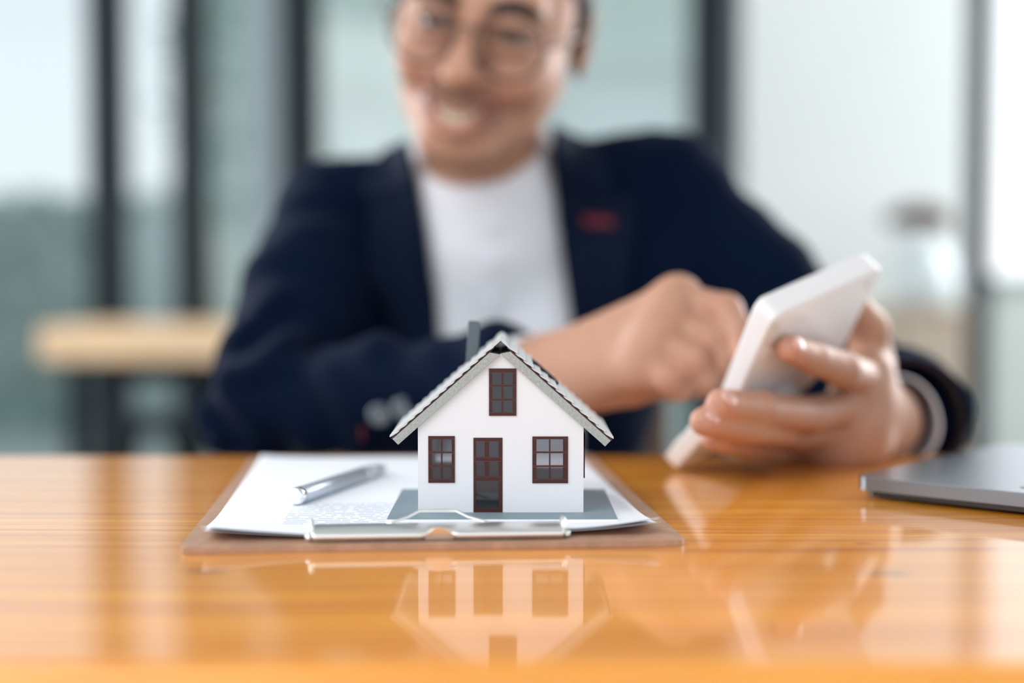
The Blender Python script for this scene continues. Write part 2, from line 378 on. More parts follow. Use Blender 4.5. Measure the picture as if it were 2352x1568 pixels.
def sculpt(f, lo, hi, h, CC=4):
    """sparse surface nets"""
    lo = np.array(lo, float); hi = np.array(hi, float); H = h * CC
    n = np.ceil((hi - lo) / H).astype(int)
    g = np.stack(np.meshgrid(*[np.arange(k) for k in n], indexing='ij'), -1).reshape(-1, 3)
    act = []
    for ch in np.array_split(g, max(1, len(g) // 400000)):
        d = f(lo + (ch + .5) * H, 1.6 * H); act.append(ch[np.abs(d) < 1.15 * H])
    act = np.concatenate(act)
    o1 = np.stack(np.meshgrid(*[np.arange(CC + 1)] * 3, indexing='ij'), -1).reshape(-1, 3)
    o0 = np.stack(np.meshgrid(*[np.arange(CC)] * 3, indexing='ij'), -1).reshape(-1, 3)
    W = n * CC + 3; key = lambda c: ((c[..., 0] + 1) * W[1] + c[..., 1] + 1) * W[2] + c[..., 2] + 1
    cor = (act[:, None] * CC + o1).reshape(-1, 3); kk, ui = np.unique(key(cor), return_index=True); cor = cor[ui]
    val = np.concatenate([f(lo + ch * h, .008) for ch in np.array_split(cor, max(1, len(cor) // 300000))])
    cell = (act[:, None] * CC + o0).reshape(-1, 3)
    oc = np.array([(i, j, k) for i in (0, 1) for j in (0, 1) for k in (0, 1)])
    v8 = np.stack([val[np.searchsorted(kk, key(cell + o))] for o in oc], 1)
    ins = v8 < 0; mix = ins.any(1) & ~ins.all(1); cell = cell[mix]; v8 = v8[mix]
    acc = np.zeros((len(cell), 3)); cnt = np.zeros(len(cell))
    for a in range(8):
        for ax in range(3):
            if oc[a][ax]: continue
            b = a + (4, 2, 1)[ax]; va, vb = v8[:, a], v8[:, b]; m = (va < 0) != (vb < 0)
            t = va[m] / (va[m] - vb[m]); q = np.repeat(oc[a][None].astype(float), m.sum(), 0); q[:, ax] += t
            acc[m] += q; cnt[m] += 1
    vert = lo + (cell + acc / cnt[:, None]) * h
    ck = key(cell); so = np.argsort(ck); cks = ck[so]
    def find(c):
        k2 = key(c); i = np.clip(np.searchsorted(cks, k2), 0, len(cks) - 1); return np.where(cks[i] == k2, so[i], -1)
    quads = []
    for ax in range(3):
        b, c = (ax + 1) % 3, (ax + 2) % 3
        i1 = (4, 2, 1)[ax]; m = (v8[:, 0] < 0) != (v8[:, i1] < 0); ix = np.nonzero(m)[0]; base = cell[ix]
        eb = np.zeros(3, int); eb[b] = 1; ec = np.zeros(3, int); ec[c] = 1
        q = np.stack([ix, find(base - eb), find(base - eb - ec), find(base - ec)], 1)
        fl = v8[ix, 0] > 0; q[fl] = q[fl][:, ::-1]; quads.append(q[(q >= 0).all(1)])
    q = np.concatenate(quads)
    me = bpy.data.meshes.new('sculpt')
    me.vertices.add(len(vert)); me.vertices.foreach_set('co', vert.astype(np.float32).ravel())
    me.loops.add(q.size); me.loops.foreach_set('vertex_index', q.astype(np.int32).ravel())
    me.polygons.add(len(q)); me.polygons.foreach_set('loop_start', np.arange(0, q.size, 4, dtype=np.int32))
    me.polygons.foreach_set('use_smooth', np.ones(len(q), bool))
    me.update(calc_edges=True); me.validate()
    return me, vert
def sculpt_obj(name, s, h, material, parent=None, lo=None, hi=None):
    a, b = s.bounds()
    if lo is not None: a = np.maximum(a, lo)
    if hi is not None: b = np.minimum(b, hi)
    me, v = sculpt(s, a, b, h); return link(name, me, material, parent), v
def trace(f, pts, dirv, steps=60, off=0.0):
    p = np.array(pts, float); dv = np.array(dirv, float); dv /= np.linalg.norm(dv)
    for _ in range(steps):
        d = f(p, .6) - off; p = p + dv * np.clip(d, -.02, .04)[:, None] * .8
    return p
#@@STRUCTURE
# ================================================================== setting
FL = -.75
tag(box('floor', (-6, -2.5, FL - .05), (6, 4.6, FL), M['floor']), kind='structure')
tag(box('ground', (-25, 4.6, FL - .1), (25, 40, FL - .02), M['ground']), kind='structure')
WY = 4.5
tag(box('ceiling', (-6, -2.5, 2.05), (6, 4.8, 2.15), M['wall_paint']), kind='structure')
def bar(name, px0, px1, z0, z1, Y, t, material, parent=None):
    a, b = P(px0, 640, Y), P(px1, 640, Y)
    return box(name, (a.x, Y, z0), (b.x, Y + t, z1), material, parent, bevel=.004)
# glazed wall: frames are parts of numbered windows
win = []
def window(n, px0, px1, glass=True, rails=()):
    a, b = P(px0, 640, WY).x, P(px1, 640, WY).x
    wd = empty('window_%d' % n, ((a + b) / 2, WY, FL)); tag(wd, kind='structure')
    hw = (b - a) / 2
    if glass: box('pane', (-hw, .045, .05), (hw, .051, 3.3), M['window_glass'], wd)
    box('rail', (-hw, .01, 0), (hw, .09, .06), M['dark_frame'], wd, bevel=.004)
    box('rail', (-hw, .01, 3.25), (hw, .09, 3.33), M['dark_frame'], wd, bevel=.004)
    for z in rails: box('rail', (-hw, .01, z), (hw, .09, z + .05), M['dark_frame'], wd, bevel=.004)
    return wd
window(1, -420, 206); window(2, 276, 402); window(3, 462, 570); window(4, 726, 1592); w5 = window(5, 2272, 2900, glass=False)
hw5 = (P(2900, 640, WY).x - P(2272, 640, WY).x) / 2
box('rail', (-hw5, .01, .122 - FL - .02), (hw5, .09, .122 - FL + .01), M['grey_post'], w5, bevel=.003)
box('lower_panel', (-hw5, .03, .06), (hw5, .05, .122 - FL - .02), M['panel'], w5)
for i, (p0, p1) in enumerate(((202, 280), (398, 466), (644, 732), (1588, 1672), (2200, 2276)), 1):
    tag(bar('trim_%d' % i, p0, p1, FL, 2.6, WY - .01, .12, M['dark_frame']), kind='structure')
tag(bar('trim_6', 566, 652, FL, 2.6, WY + .0, .14, M['grey_post']), kind='structure')
tag(bar('trim_7', 1668, 1706, FL, 2.6, WY + .02, .1, M['grey_post']), kind='structure')
tag(bar('wall_back', 1704, 2214, FL, 2.6, WY - .02, .16, M['wall_paint']), kind='structure')

# sideboard with a vase of dried flowers against the white wall
x0, x1 = P(1900, 640, 4.1).x, P(2222, 640, 4.1).x
cab = empty('sideboard', ((x0 + x1) / 2, 4.1, FL)); hw = (x1 - x0) / 2
tag(cab, 'brown wooden sideboard against the white wall, behind the raised calculator', 'sideboard')
ct = .122 - 66 / (F_PX / 4.1) - FL
box('body', (-hw, 0, .08), (hw, .38, ct - .02), M['cabinet_wood'], cab, bevel=.003)
box('top', (-hw - .01, -.012, ct - .02), (hw + .01, .38, ct), M['cabinet_wood'], cab, bevel=.003)
for sx_ in (-1, 1):
    d = box('door', (min(0, sx_ * hw) + .006, -.018, .11), (max(0, sx_ * hw) - .006, -.001, ct - .04), M['cabinet_wood'], cab, bevel=.002)
    box('handle', (sx_ * .03 - .006, -.035, ct * .55), (sx_ * .03 + .006, -.018, ct * .55 + .12), M['dark_frame'], d, bevel=.002)
    for yy in (.03, .33): box('leg', (sx_ * (hw - .04) - .015, yy - .015, 0), (sx_ * (hw - .04) + .015, yy + .015, .08), M['cabinet_wood'], cab)
vz = FL + ct; vp = P(2118, 640, 4.25)
vase = empty('vase', (vp.x, 4.25, vz)); tag(vase, 'hazy blue-grey glass vase on the sideboard by the white wall', 'vase')
bm = bmesh.new(); lathe_bm(bm, [(0, 0), (.075, 0), (.095, .03), (.10, .10), (.085, .16), (.055, .19), (.055, .20), (.048, .20), (.048, .19), (.078, .155), (.092, .10), (.085, .035), (0, .02)], 32)
bm_obj('body', bm, M['vase_glass'], vase, smooth=True)
fb = empty('dried_flower', (vp.x, 4.25, vz + .025)); tag(fb, 'dark brown dried flower head standing in the glass vase', 'flower')
bm = bmesh.new(); tube_bm(bm, [(0, 0, 0), (-.004, 0, .1), (-.012, 0, .225)], .004, 8); bm_obj('stem', bm, M['dried_tan'], fb, smooth=True)
bm = bmesh.new()
for i in range(46):
    a = i * 2.399; rr = .085 * math.sqrt((i + .5) / 46)
    c = Vector((math.cos(a) * rr * 1.05 - .012, math.sin(a) * rr, .222 + .045 * math.cos(rr / .085 * 1.4)))
    tube_bm(bm, [(-.012, 0, .215), tuple((c + Vector((-.012, 0, .215))) / 2), tuple(c), tuple(c + Vector((math.cos(a) * .012, math.sin(a) * .012, .016)))], [.002, .012, .019, .006], 6)
bm_obj('flower_head', bm, M['dried'], fb, smooth=True)
bm = bmesh.new()
for i in range(12):
    a = i * .5; tube_bm(bm, [(.02, 0, .21), (.05 + .012 * math.cos(a), .03 * math.sin(a), .212), (.075 + .01 * math.cos(a), .05 * math.sin(a), .20)], [.002, .01, .002], 6)
bm_obj('petals', bm, M['dried_tan'], fb, smooth=True)

# second table, by the left windows
T2 = 3.5
xa, xb = P(86, 640, T2).x, P(640, 640, T2).x
tb = empty('side_table', ((xa + xb) / 2, T2, FL)); hw = (xb - xa) / 2
tag(tb, 'pale wooden table with dark legs in front of the left windows', 'table')
box('tabletop', (-hw, 0, .668), (hw, .50, .752), M['pale_wood'], tb, bevel=.006)
for px in (155, 560):
    lx = P(px, 640, T2).x - (xa + xb) / 2
    for yy in (.06, .44): box('leg', (lx - .022, yy - .022, 0), (lx + .022, yy + .022, .668), M['dark_frame'], tb, bevel=.003)
box('crossbar', (P(155, 640, T2).x - (xa + xb) / 2 + .022, .23, .60), (P(560, 640, T2).x - (xa + xb) / 2 - .022, .27, .66), M['dark_frame'], tb)
# dark stool seen between the legs
st = empty('stool', (P(288, 640, 3.9).x, 4.2, FL)); tag(st, 'dark stool standing under the pale table by the window', 'stool')
bm = bmesh.new(); lathe_bm(bm, [(0, .42), (.14, .42), (.15, .435), (.15, .455), (.14, .465), (0, .465)], 28); bm_obj('seat', bm, M['dark_frame'], st)
for k in range(4):
    a = R(45 + 90 * k); bm = bmesh.new(); tube_bm(bm, [(math.cos(a) * .09, math.sin(a) * .09, .42), (math.cos(a) * .15, math.sin(a) * .15, 0)], .012, 8); bm_obj('leg', bm, M['dark_frame'], st)

# outside: hedge, planter bushes, pale building
def bush(name, label, cat, x0, x1, y, z1, seed, leafn=900, col='leaf', group=None):
    rng = random.Random(seed)
    o = empty(name, ((x0 + x1) / 2, y, FL - .02)); tag(o, label, cat, group)
    bm = bmesh.new(); hw = (x1 - x0) / 2; H = z1 - FL
    add_box(bm, (-hw * .94, -.3, .0), (hw * .94, .3, H * .93)); bm_obj('branches', bm, M[col], o)
    bm = bmesh.new()
    for i in range(leafn):
        f = rng.random(); side = rng.random()
        if side < .75: p = Vector((rng.uniform(-hw, hw), -.32 + rng.uniform(-.04, .04), rng.uniform(.03, H)))
        else: p = Vector((rng.uniform(-hw, hw), rng.uniform(-.3, .3), H * .93 + rng.uniform(0, .08)))
        a = Euler((rng.uniform(0, 6), rng.uniform(0, 6), rng.uniform(0, 6))).to_matrix(); s_ = rng.uniform(.05, .09)
        vs = [bm.verts.new(p + a @ Vector(q) * s_) for q in ((-1, 0, 0), (0, -.5, .1), (1, 0, 0), (0, .5, .1))]; bm.faces.new(vs)
    tag(bm_obj('leaves', bm, M[col], o), kind='stuff')
    return o
Yh = 8.5
bush('hedge', 'clipped grey-green hedge outside, behind the left window panes', 'hedge', P(-900, 640, Yh).x, P(300, 640, Yh).x, Yh, .122 + 196 / (F_PX / Yh), 3, 1600)
gw0, gw1 = P(215, 640, 9.5).x, P(470, 640, 9.5).x
gw = empty('garden_wall', ((gw0 + gw1) / 2, 9.5, FL - .02)); tag(gw, 'low pale garden wall outside, right of the hedge', 'wall'); gh = .122 + 205 / (F_PX / 9.5) - FL
box('masonry', (-(gw1 - gw0) / 2, 0, 0), ((gw1 - gw0) / 2, .2, gh - .06), M['exterior_pale2'], gw); box('coping', (-(gw1 - gw0) / 2, -.04, gh - .06), ((gw1 - gw0) / 2, .24, gh), M['exterior_pale'], gw)
bd = empty('building', (0, 13, FL - .02)); tag(bd, 'pale green-white building across the street behind the glass wall', 'building')
sB = F_PX / 13
bx0, bx1 = P(446, 640, 13).x, P(2190, 640, 13).x
bm = bmesh.new()
hl = []
wins = []
for px0, px1, py0, py1 in ((470, 620, -330, -60), (820, 1000, -330, -60), (1290, 1500, -330, -60), (470, 600, 160, 330), (770, 905, 210, 420), (1275, 1590, 150, 330), (1750, 2000, 150, 400)):
    wins.append((P(px0, 640, 13).x, .122 - (py1 - 640) / sB - FL, P(px1, 640, 13).x, .122 - (py0 - 640) / sB - FL))
prism_bm(bm, rect(bx0, 0, bx1, 4.6), [rect(*q) for q in wins], .3, 'xz', 0)
bm_obj('wall', bm, M['exterior_wall'], bd)
for q in wins:
    f = empty('window', (0, 0, 0), 0, bd)
    bm = bmesh.new(); prism_bm(bm, rect(*q), [rect(q[0] + .08, q[1] + .08, q[2] - .08, q[3] - .08)], .12, 'xz', .05); fr = bm_obj('window', bm, M['exterior_pale'], bd)
    bpy.data.objects.remove(f)
    box('blind', (q[0] + .08, .1, q[1] + .08), (q[2] - .08, .12, q[3] - .08), M['exterior_pale'], fr)
box('roof', (bx0 - .2, -.3, 4.6), (bx1 + .2, 5, 4.75), M['exterior_pale'], bd)
box('rear_wall', (bx0, 4.7, 0), (bx1, 5, 4.6), M['exterior_wall'], bd)
tr = empty('street_tree', (P(480, 640, 11).x, 11, FL - .02)); tag(tr, 'slim grey-green tree outside, beside the grey post', 'tree')
bm = bmesh.new(); tube_bm(bm, [(0, 0, 0), (.03, 0, .8), (-.02, 0, 1.7), (.05, 0, 3.0)], [.07, .06, .05, .02], 10); bm_obj('trunk', bm, M['cabinet_wood'], tr, smooth=True)
rng = random.Random(8); bm = bmesh.new()
for i in range(700):
    p = Vector((rng.gauss(0, .15), rng.gauss(0, .2), rng.uniform(1.3, 3.3))); a = Euler((rng.uniform(0, 6), rng.uniform(0, 6), 0)).to_matrix()
    bm.faces.new([bm.verts.new(p + a @ Vector(q) * .06) for q in ((-1, 0, 0), (0, -.5, .1), (1, 0, 0), (0, .5, .1))])
tag(bm_obj('leaves', bm, M['leaf'], tr), kind='stuff')

# ================================================================== table
TX0, TX1, TY0, TY1 = -.85, .95, .441, .977
tbl = empty('table', (0, 0, 0)); tag(tbl, 'varnished orange pine table top that everything stands on', 'table')
ys = [TY0, .542, .671, .799, .927, TY1]
for a, b in zip(ys, ys[1:]):
    bm = bmesh.new(); add_box(bm, (TX0, a + .00003, -.032), (TX1, b - .00003, 0))
    pl = bm_obj('plank', bm, M['wood'], tbl, bevel=.0002 if a != TY0 else .0003, seg=2)
    if a == TY0:
        bm = bmesh.new(); bm.from_mesh(pl.data)
        es = [e for e in bm.edges if all(abs(v.co.y - (a + .00003)) < 1e-5 for v in e.verts) and all(v.co.z > -.001 for v in e.verts)]
        bmesh.ops.bevel(bm, geom=es, offset=.007, segments=6, affect='EDGES', profile=.5); bm.to_mesh(pl.data); bm.free()
for x in (TX0 + .06, TX1 - .06):
    for y in (TY0 + .06, TY1 - .06): box('leg', (x - .025, y - .025, FL), (x + .025, y + .025, -.032), M['dark_frame'], tbl)

# ================================================================== clipboard (board frame: u right, v away)
BA = math.atan2(.0187, .2261)
BO = Vector((-.1475, .625, 0))
def board_pt(u, v, z=0): return Matrix.Rotation(BA, 4, 'Z') @ Vector((u, v, z)) + Vector((BO.x, BO.y, 0))
cb = empty('clipboard', BO, BA); tag(cb, 'brown hardboard clipboard lying on the table under papers and model house', 'clipboard')
bw, bl, bt = .2275, .318, .0032
def rrect(x0, y0, x1, y1, r, n=6):
    o = []
    for cx, cy, a0 in ((x1 - r, y0 + r, -90), (x1 - r, y1 - r, 0), (x0 + r, y1 - r, 90), (x0 + r, y0 + r, 180)):
        for i in range(n + 1): a = R(a0 + 90 * i / n); o.append((cx + r * math.cos(a), cy + r * math.sin(a)))
    return o
bm = bmesh.new(); prism_bm(bm, rrect(0, 0, bw, bl, .005), [], bt, 'xy', .0001); bm_obj('board', bm, M['board'], cb, bevel=.0005)
# metal clip: rolled plate, centre tab, raised grip, end curls
cu0, cu1 = .0582, .1722; cm = (cu0 + cu1) / 2 + .0002
def clip_profile(lift):
    return [(.0066, bt + .0003), (.0046, bt + .0014), (.0035, bt + .0026), (.0039, bt + .0040), (.0058, bt + .0051), (.0100, bt + .0060), (.0180, bt + .0064), (.0275, bt + .0050)]
bm = bmesh.new()
NU = 60; grid = []
for i in range(NU + 1):
    u = cu0 + (cu1 - cu0) * i / NU; d = abs(u - cm)
    row = []
    for j, (v, z) in enumerate(clip_profile(0)):
        notch = max(0, 1 - (d / .0068) ** 4) if j <= 3 else 0     # front is cut back around the tab
        vv = v + notch * .0035 * (1 - j / 4); zz = z + (notch * .0012 if j < 3 else 0)
        row.append(bm.verts.new((u, vv, zz)))
    grid.append(row)
for i in range(NU):
    for j in range(7): bm.faces.new((grid[i][j], grid[i + 1][j], grid[i + 1][j + 1], grid[i][j + 1]))
cl = bm_obj('clip', bm, M['steel'], cb, smooth=True); sm = cl.modifiers.new('s', 'SOLIDIFY'); sm.thickness = .0006; tag(cl, 'polished metal clip')
ss = cl.modifiers.new('ss', 'SUBSURF'); ss.levels = 1; ss.render_levels = 1
bm = bmesh.new()
tabp = [(-.0066, 0), (.0066, 0), (.0066, .0030), (.0045, .0040), (.0030, .0055), (0, .0062), (-.0030, .0055), (-.0045, .0040), (-.0066, .0030)]
prism_bm(bm, tabp, [], .0006, 'xz', 0); bmesh.ops.transform(bm, matrix=Matrix.Translation((cm, .0052, bt + .0008)) @ Matrix.Rotation(R(14), 4, 'X'), verts=bm.verts)
bm_obj('tab', bm, M['steel'], cl, bevel=.0002)
bm = bmesh.new()
gp = [(cm - .0235, .0235, bt + .0052), (cm - .014, .0255, bt + .0078), (cm - .0085, .027, bt + .0104), (cm + .0085, .027, bt + .0104), (cm + .014, .0255, bt + .0078), (cm + .0235, .0235, bt + .0052)]
pts = []
for a, b in zip(gp, gp[1:]):
    for k in range(5): pts.append(tuple(Vector(a).lerp(Vector(b), k / 5)))
pts.append(gp[-1]); tube_bm(bm, pts, .0009, 8, flat=.7); bm_obj('grip', bm, M['steel'], cl, smooth=True)
for u in (cu0 - .0006, cu1 + .0006):
    bm = bmesh.new(); tube_bm(bm, [(u, .014 + .0042 * math.cos(a), bt + .0046 + .0038 * math.sin(a)) for a in [k * .2856 for k in range(22)]], .0011, 8, closed=True)
    bm_obj('spring_coil', bm, M['steel'], cl, smooth=True)
    bm = bmesh.new(); s_ = -1 if u < cm else 1
    lathe_bm(bm, [(0, 0), (.0016, 0), (.0018, .0008), (.0014, .0024), (0, .0028)], 16, Matrix.Translation((u, .0085, bt + .0020)) @ Matrix.Rotation(R(90 * s_), 4, 'Y'))
    bm_obj('rivet', bm, M['steel'], cl, smooth=True)

def sheet(name, label, z0, du, dv, lift, material, curls):
    bm = bmesh.new(); uvl = bm.loops.layers.uv.new('UVMap'); nu, nv = 72, 60; g = []
    for j in range(nv + 1):
        row = []
        for i in range(nu + 1):
            u, v = .210 * i / nu, .297 * (j / nv) ** 1.4
            z = z0
            fr = math.exp(-v / .016)                      # near edge waves up, held down by the clip
            hold = math.exp(-(((u + du) - cm) / .050) ** 4)
            z += fr * (1 - hold) * lift * (.75 + .25 * math.sin(u * 60))
            z += curls[0] * math.exp(-(u / .026) ** 1.3 - v / .028) + curls[1] * math.exp(-((.21 - u) / .036) ** 1.2 - v / .028)
            z += curls[2] * math.exp(-(u / .02) ** 1.2 - (.297 - v) / .03)
            row.append(bm.verts.new((u + du, v + dv, z)))
        g.append(row)
    for j in range(nv):
        for i in range(nu):
            f = bm.faces.new((g[j][i], g[j][i + 1], g[j + 1][i + 1], g[j + 1][i])); f.smooth = True
            for lp in f.loops: lp[uvl].uv = (lp.vert.co.x - du, lp.vert.co.y - dv)
    me = bpy.data.meshes.new(name); bm.to_mesh(me); bm.free()
    o = link(name, me, material); o.location = BO; o.rotation_euler = (0, 0, BA)
    s2 = o.modifiers.new('s', 'SOLIDIFY'); s2.thickness = .00012; s2.offset = 1
    return tag(o, label, 'paper', 'sheets on the clipboard')
sheet('paper_sheet', 'printed white sheet on top of the clipboard under pen and model house', bt + .0009, .0078, .0118, .0020, M['paper_print'], (.0046, .0058, .0018))
sheet('paper_sheet', 'lower white sheet, its edge just showing beneath the printed sheet', bt + .0005, .0084, .0122, .0016, M['paper'], (.0036, .0046, .0008))
ZP = bt + .0009 + .00015

# ================================================================== pen
pa = Vector((-.1128, .734, ZP + .0047)); pb = Vector((-.0770, .862, ZP + .0030))
dirp = (pb - pa).normalized(); Lp = (pb - pa).length
pm = Matrix.Translation(pa) @ dirp.to_track_quat('Z', 'Y').to_matrix().to_4x4()
pen = empty('pen', pa); tag(pen, 'silver metal ballpoint pen lying on the printed sheet', 'pen')
def penpart(name, prof, material, par=pen):
    bm = bmesh.new(); lathe_bm(bm, prof, 32, Matrix.Translation(-pa) @ pm); return bm_obj(name, bm, material, par, smooth=True)
penpart('barrel', [(0, .006), (.0043, .006), (.0046, .0065), (.0046, .094), (0, .094)], M['pen_metal'])
penpart('end_cap', [(0, 0), (.0036, 0), (.0043, .0005), (.0047, .0014), (.0047, .0054), (.0042, .0062), (0, .0062)], M['pen_chrome'])
penpart('ring', [(0, .094), (.0048, .094), (.0048, .0975), (0, .0975)], M['pen_chrome'])
penpart('grip_section', [(0, .0975), (.0045, .0975), (.0043, .108), (.0034, .120), (.0020, Lp - .004), (0, Lp - .004)], M['pen_metal'])
penpart('tip', [(0, Lp - .004), (.0019, Lp - .004), (.0009, Lp - .001), (.0004, Lp), (0, Lp)], M['pen_chrome'])

# ================================================================== model house (millimetres, then scaled)
S0 = 4694.0
HX, HY = (1150 - 1176) / S0, .696
ZB = ZP + .0002; PT = .0027                 # plate underside and thickness
house = empty('model_house', (HX, HY, ZB)); tag(house, 'small white model house with grey roof standing on the clipboard', 'model house')
mm = .001
Z0 = PT
def hx(px): return (px - 1150) / S0
def hz(py): return (1182 - py) / S0 + Z0
bm = bmesh.new(); add_box(bm, (-.0545, -.0185, .0), (.0562, .0780, PT - .0004)); bm_obj('base_core', bm, M['white_edge'], house, bevel=.0001)
bm = bmesh.new(); add_box(bm, (-.0545, -.0185, PT - .0004), (.0562, .0780, PT)); bm_obj('base_plate', bm, M['plate_grey'], house)
DP = .078; TH = .0020; HW = .0407
zE, tanr = .042 + Z0, math.tan(R(41.6)); zA = zE + HW * tanr
def whole(px0, py0, px1, py1): return (hx(px0), hz(py1), hx(px1), hz(py0))
W_up, W_l, W_r, D_ = whole(1123, 849, 1186, 958), whole(983, 1005, 1044, 1113), whole(1223, 1006, 1305, 1114), whole(1087, 1009, 1154, 1182)
ins = .0006
def inset(q, i): return (q[0] + i, q[1] + i, q[2] - i, q[3] - i)
gable = [(-HW, Z0), (HW, Z0), (HW, zE), (0, zA), (-HW, zE)]
door_hole = (D_[0] + ins, Z0 + .0003, D_[2] - ins, D_[3] - ins)
bm = bmesh.new(); prism_bm(bm, gable, [rect(*inset(W_up, ins)), rect(*inset(W_l, ins)), rect(*inset(W_r, ins)), rect(*door_hole)], TH, 'xz', 0); bm_obj('front_wall', bm, M['house_wall'], house)
bm = bmesh.new(); prism_bm(bm, gable, [rect(.012, .0150, .036, .040), rect(-.036, .018, -.018, .040)], TH, 'xz', DP - TH); bm_obj('rear_wall', bm, M['house_wall'], house)
bm = bmesh.new(); prism_bm(bm, rect(TH, Z0, DP - TH, zE), [rect(.014, .017, .030, .037)], TH, 'yz', HW - TH); bm_obj('side_wall', bm, M['house_wall'], house)
bm = bmesh.new(); prism_bm(bm, rect(TH, Z0, DP - TH, zE), [rect(.030, .017, .050, .037)], TH, 'yz', -HW); bm_obj('side_wall', bm, M['house_wall'], house)
bm = bmesh.new(); add_box(bm, (-HW + TH, TH, Z0), (HW - TH, DP - TH, Z0 + .0004)); bm_obj('inner_floor', bm, M['room_grey'], house)

def house_window(q, cols, rows, frame=.0012, bar=.0007, name='window_frame', y=-.0006, t=.0012, m4=None, asym=None):
    """cut frame with mullions; panes are parts of the frame"""
    x0, z0, x1, z1 = q
    fl, fr_, ft, fb_ = asym or (frame, frame, frame, frame)
    ix0, ix1, iz0, iz1 = x0 + fl, x1 - fr_, z0 + fb_, z1 - ft
    holes = []; cw = (ix1 - ix0 - bar * (cols - 1)) / cols; rh = (iz1 - iz0 - bar * (rows - 1)) / rows
    for i in range(cols):
        for j in range(rows):
            a = ix0 + i * (cw + bar); b = iz0 + j * (rh + bar); holes.append((a, b, a + cw, b + rh))
    bm = bmesh.new(); prism_bm(bm, rect(*q), [rect(*h) for h in holes], t, 'xz', y)
    if m4: bmesh.ops.transform(bm, matrix=m4, verts=bm.verts)
    f = bm_obj(name, bm, M['brown'], house)
    for h in holes:
        bm = bmesh.new(); add_box(bm, (h[0] - .0001, y + t * .5, h[1] - .0001), (h[2] + .0001, y + t * .5 + .0003, h[3] + .0001))
        if m4: bmesh.ops.transform(bm, matrix=m4, verts=bm.verts)
        bm_obj('pane', bm, M['dark_glass'], f)
    # scored lines in the frame
    bm = bmesh.new()
    for j in range(rows - 1):
        for e in (0, 1):
            zz = iz0 + (j + 1) * rh + j * bar + e * bar; add_box(bm, (x0, y - .00006, zz - .00005), (x1, y, zz + .00005))
    for zz in (iz0, iz1): add_box(bm, (x0, y - .00006, zz - .00005), (x1, y, zz + .00005))
    if m4: bmesh.ops.transform(bm, matrix=m4, verts=bm.verts)
    bm_obj('score_lines', bm, M['brown_line'], f)
    return f
house_window(W_up, 2, 3, asym=(.0016, .0018, .0021, .0015), bar=.0009)
house_window(W_l, 2, 3, asym=(.0017, .0015, .0016, .0017), bar=.0007)
house_window(W_r, 2, 3, asym=(.0020, .0024, .0013, .0019), bar=.0007)
ms = Matrix.Translation((HW + .0002, 0, 0)) @ Matrix.Rotation(R(90), 4, 'Z')
sw = (.010, .0160 + Z0, .034, .0385 + Z0 - .0010)
house_window((.0105, .0155 + Z0, .033, .0375 + Z0), 2, 2, name='window_frame', m4=ms, y=-.0010)
ms2 = Matrix.Translation((-HW - .0002, 0, 0)) @ Matrix.Rotation(R(-90), 4, 'Z')
house_window((-.051, .0155 + Z0, -.029, .0375 + Z0), 2, 2, name='window_frame', m4=ms2, y=-.0010)
# door: frame with four lights and a lower panel light
x0, z0, x1, z1 = D_[0], Z0 + .0001, D_[2], D_[3]
dh = []
bz = [(hz(1055), hz(1017)), (hz(1100), hz(1063))]
for (b0, b1) in bz:
    dh += [(hx(1093), b0, hx(1113), b1), (hx(1123), b0, hx(1145), b1)]
dh.append((hx(1093), hz(1172), hx(1145), hz(1109)))
bm = bmesh.new(); prism_bm(bm, rect(x0, z0, x1, z1), [rect(*h) for h in dh], .0012, 'xz', -.0003)
dr = bm_obj('door', bm, M['brown'], house); tag(dr, 'brown front door with five panes')
for h in dh:
    box('pane', (h[0] - .0001, .0003, h[1] - .0001), (h[2] + .0001, .0006, h[3] + .0001), M['dark_glass'], dr)
bm = bmesh.new()
for py in (1017, 1055, 1063, 1100, 1109): zz = hz(py); add_box(bm, (x0, -.00036, zz - .00005), (x1, -.0003, zz + .00005))
bm_obj('score_lines', bm, M['brown_line'], dr)
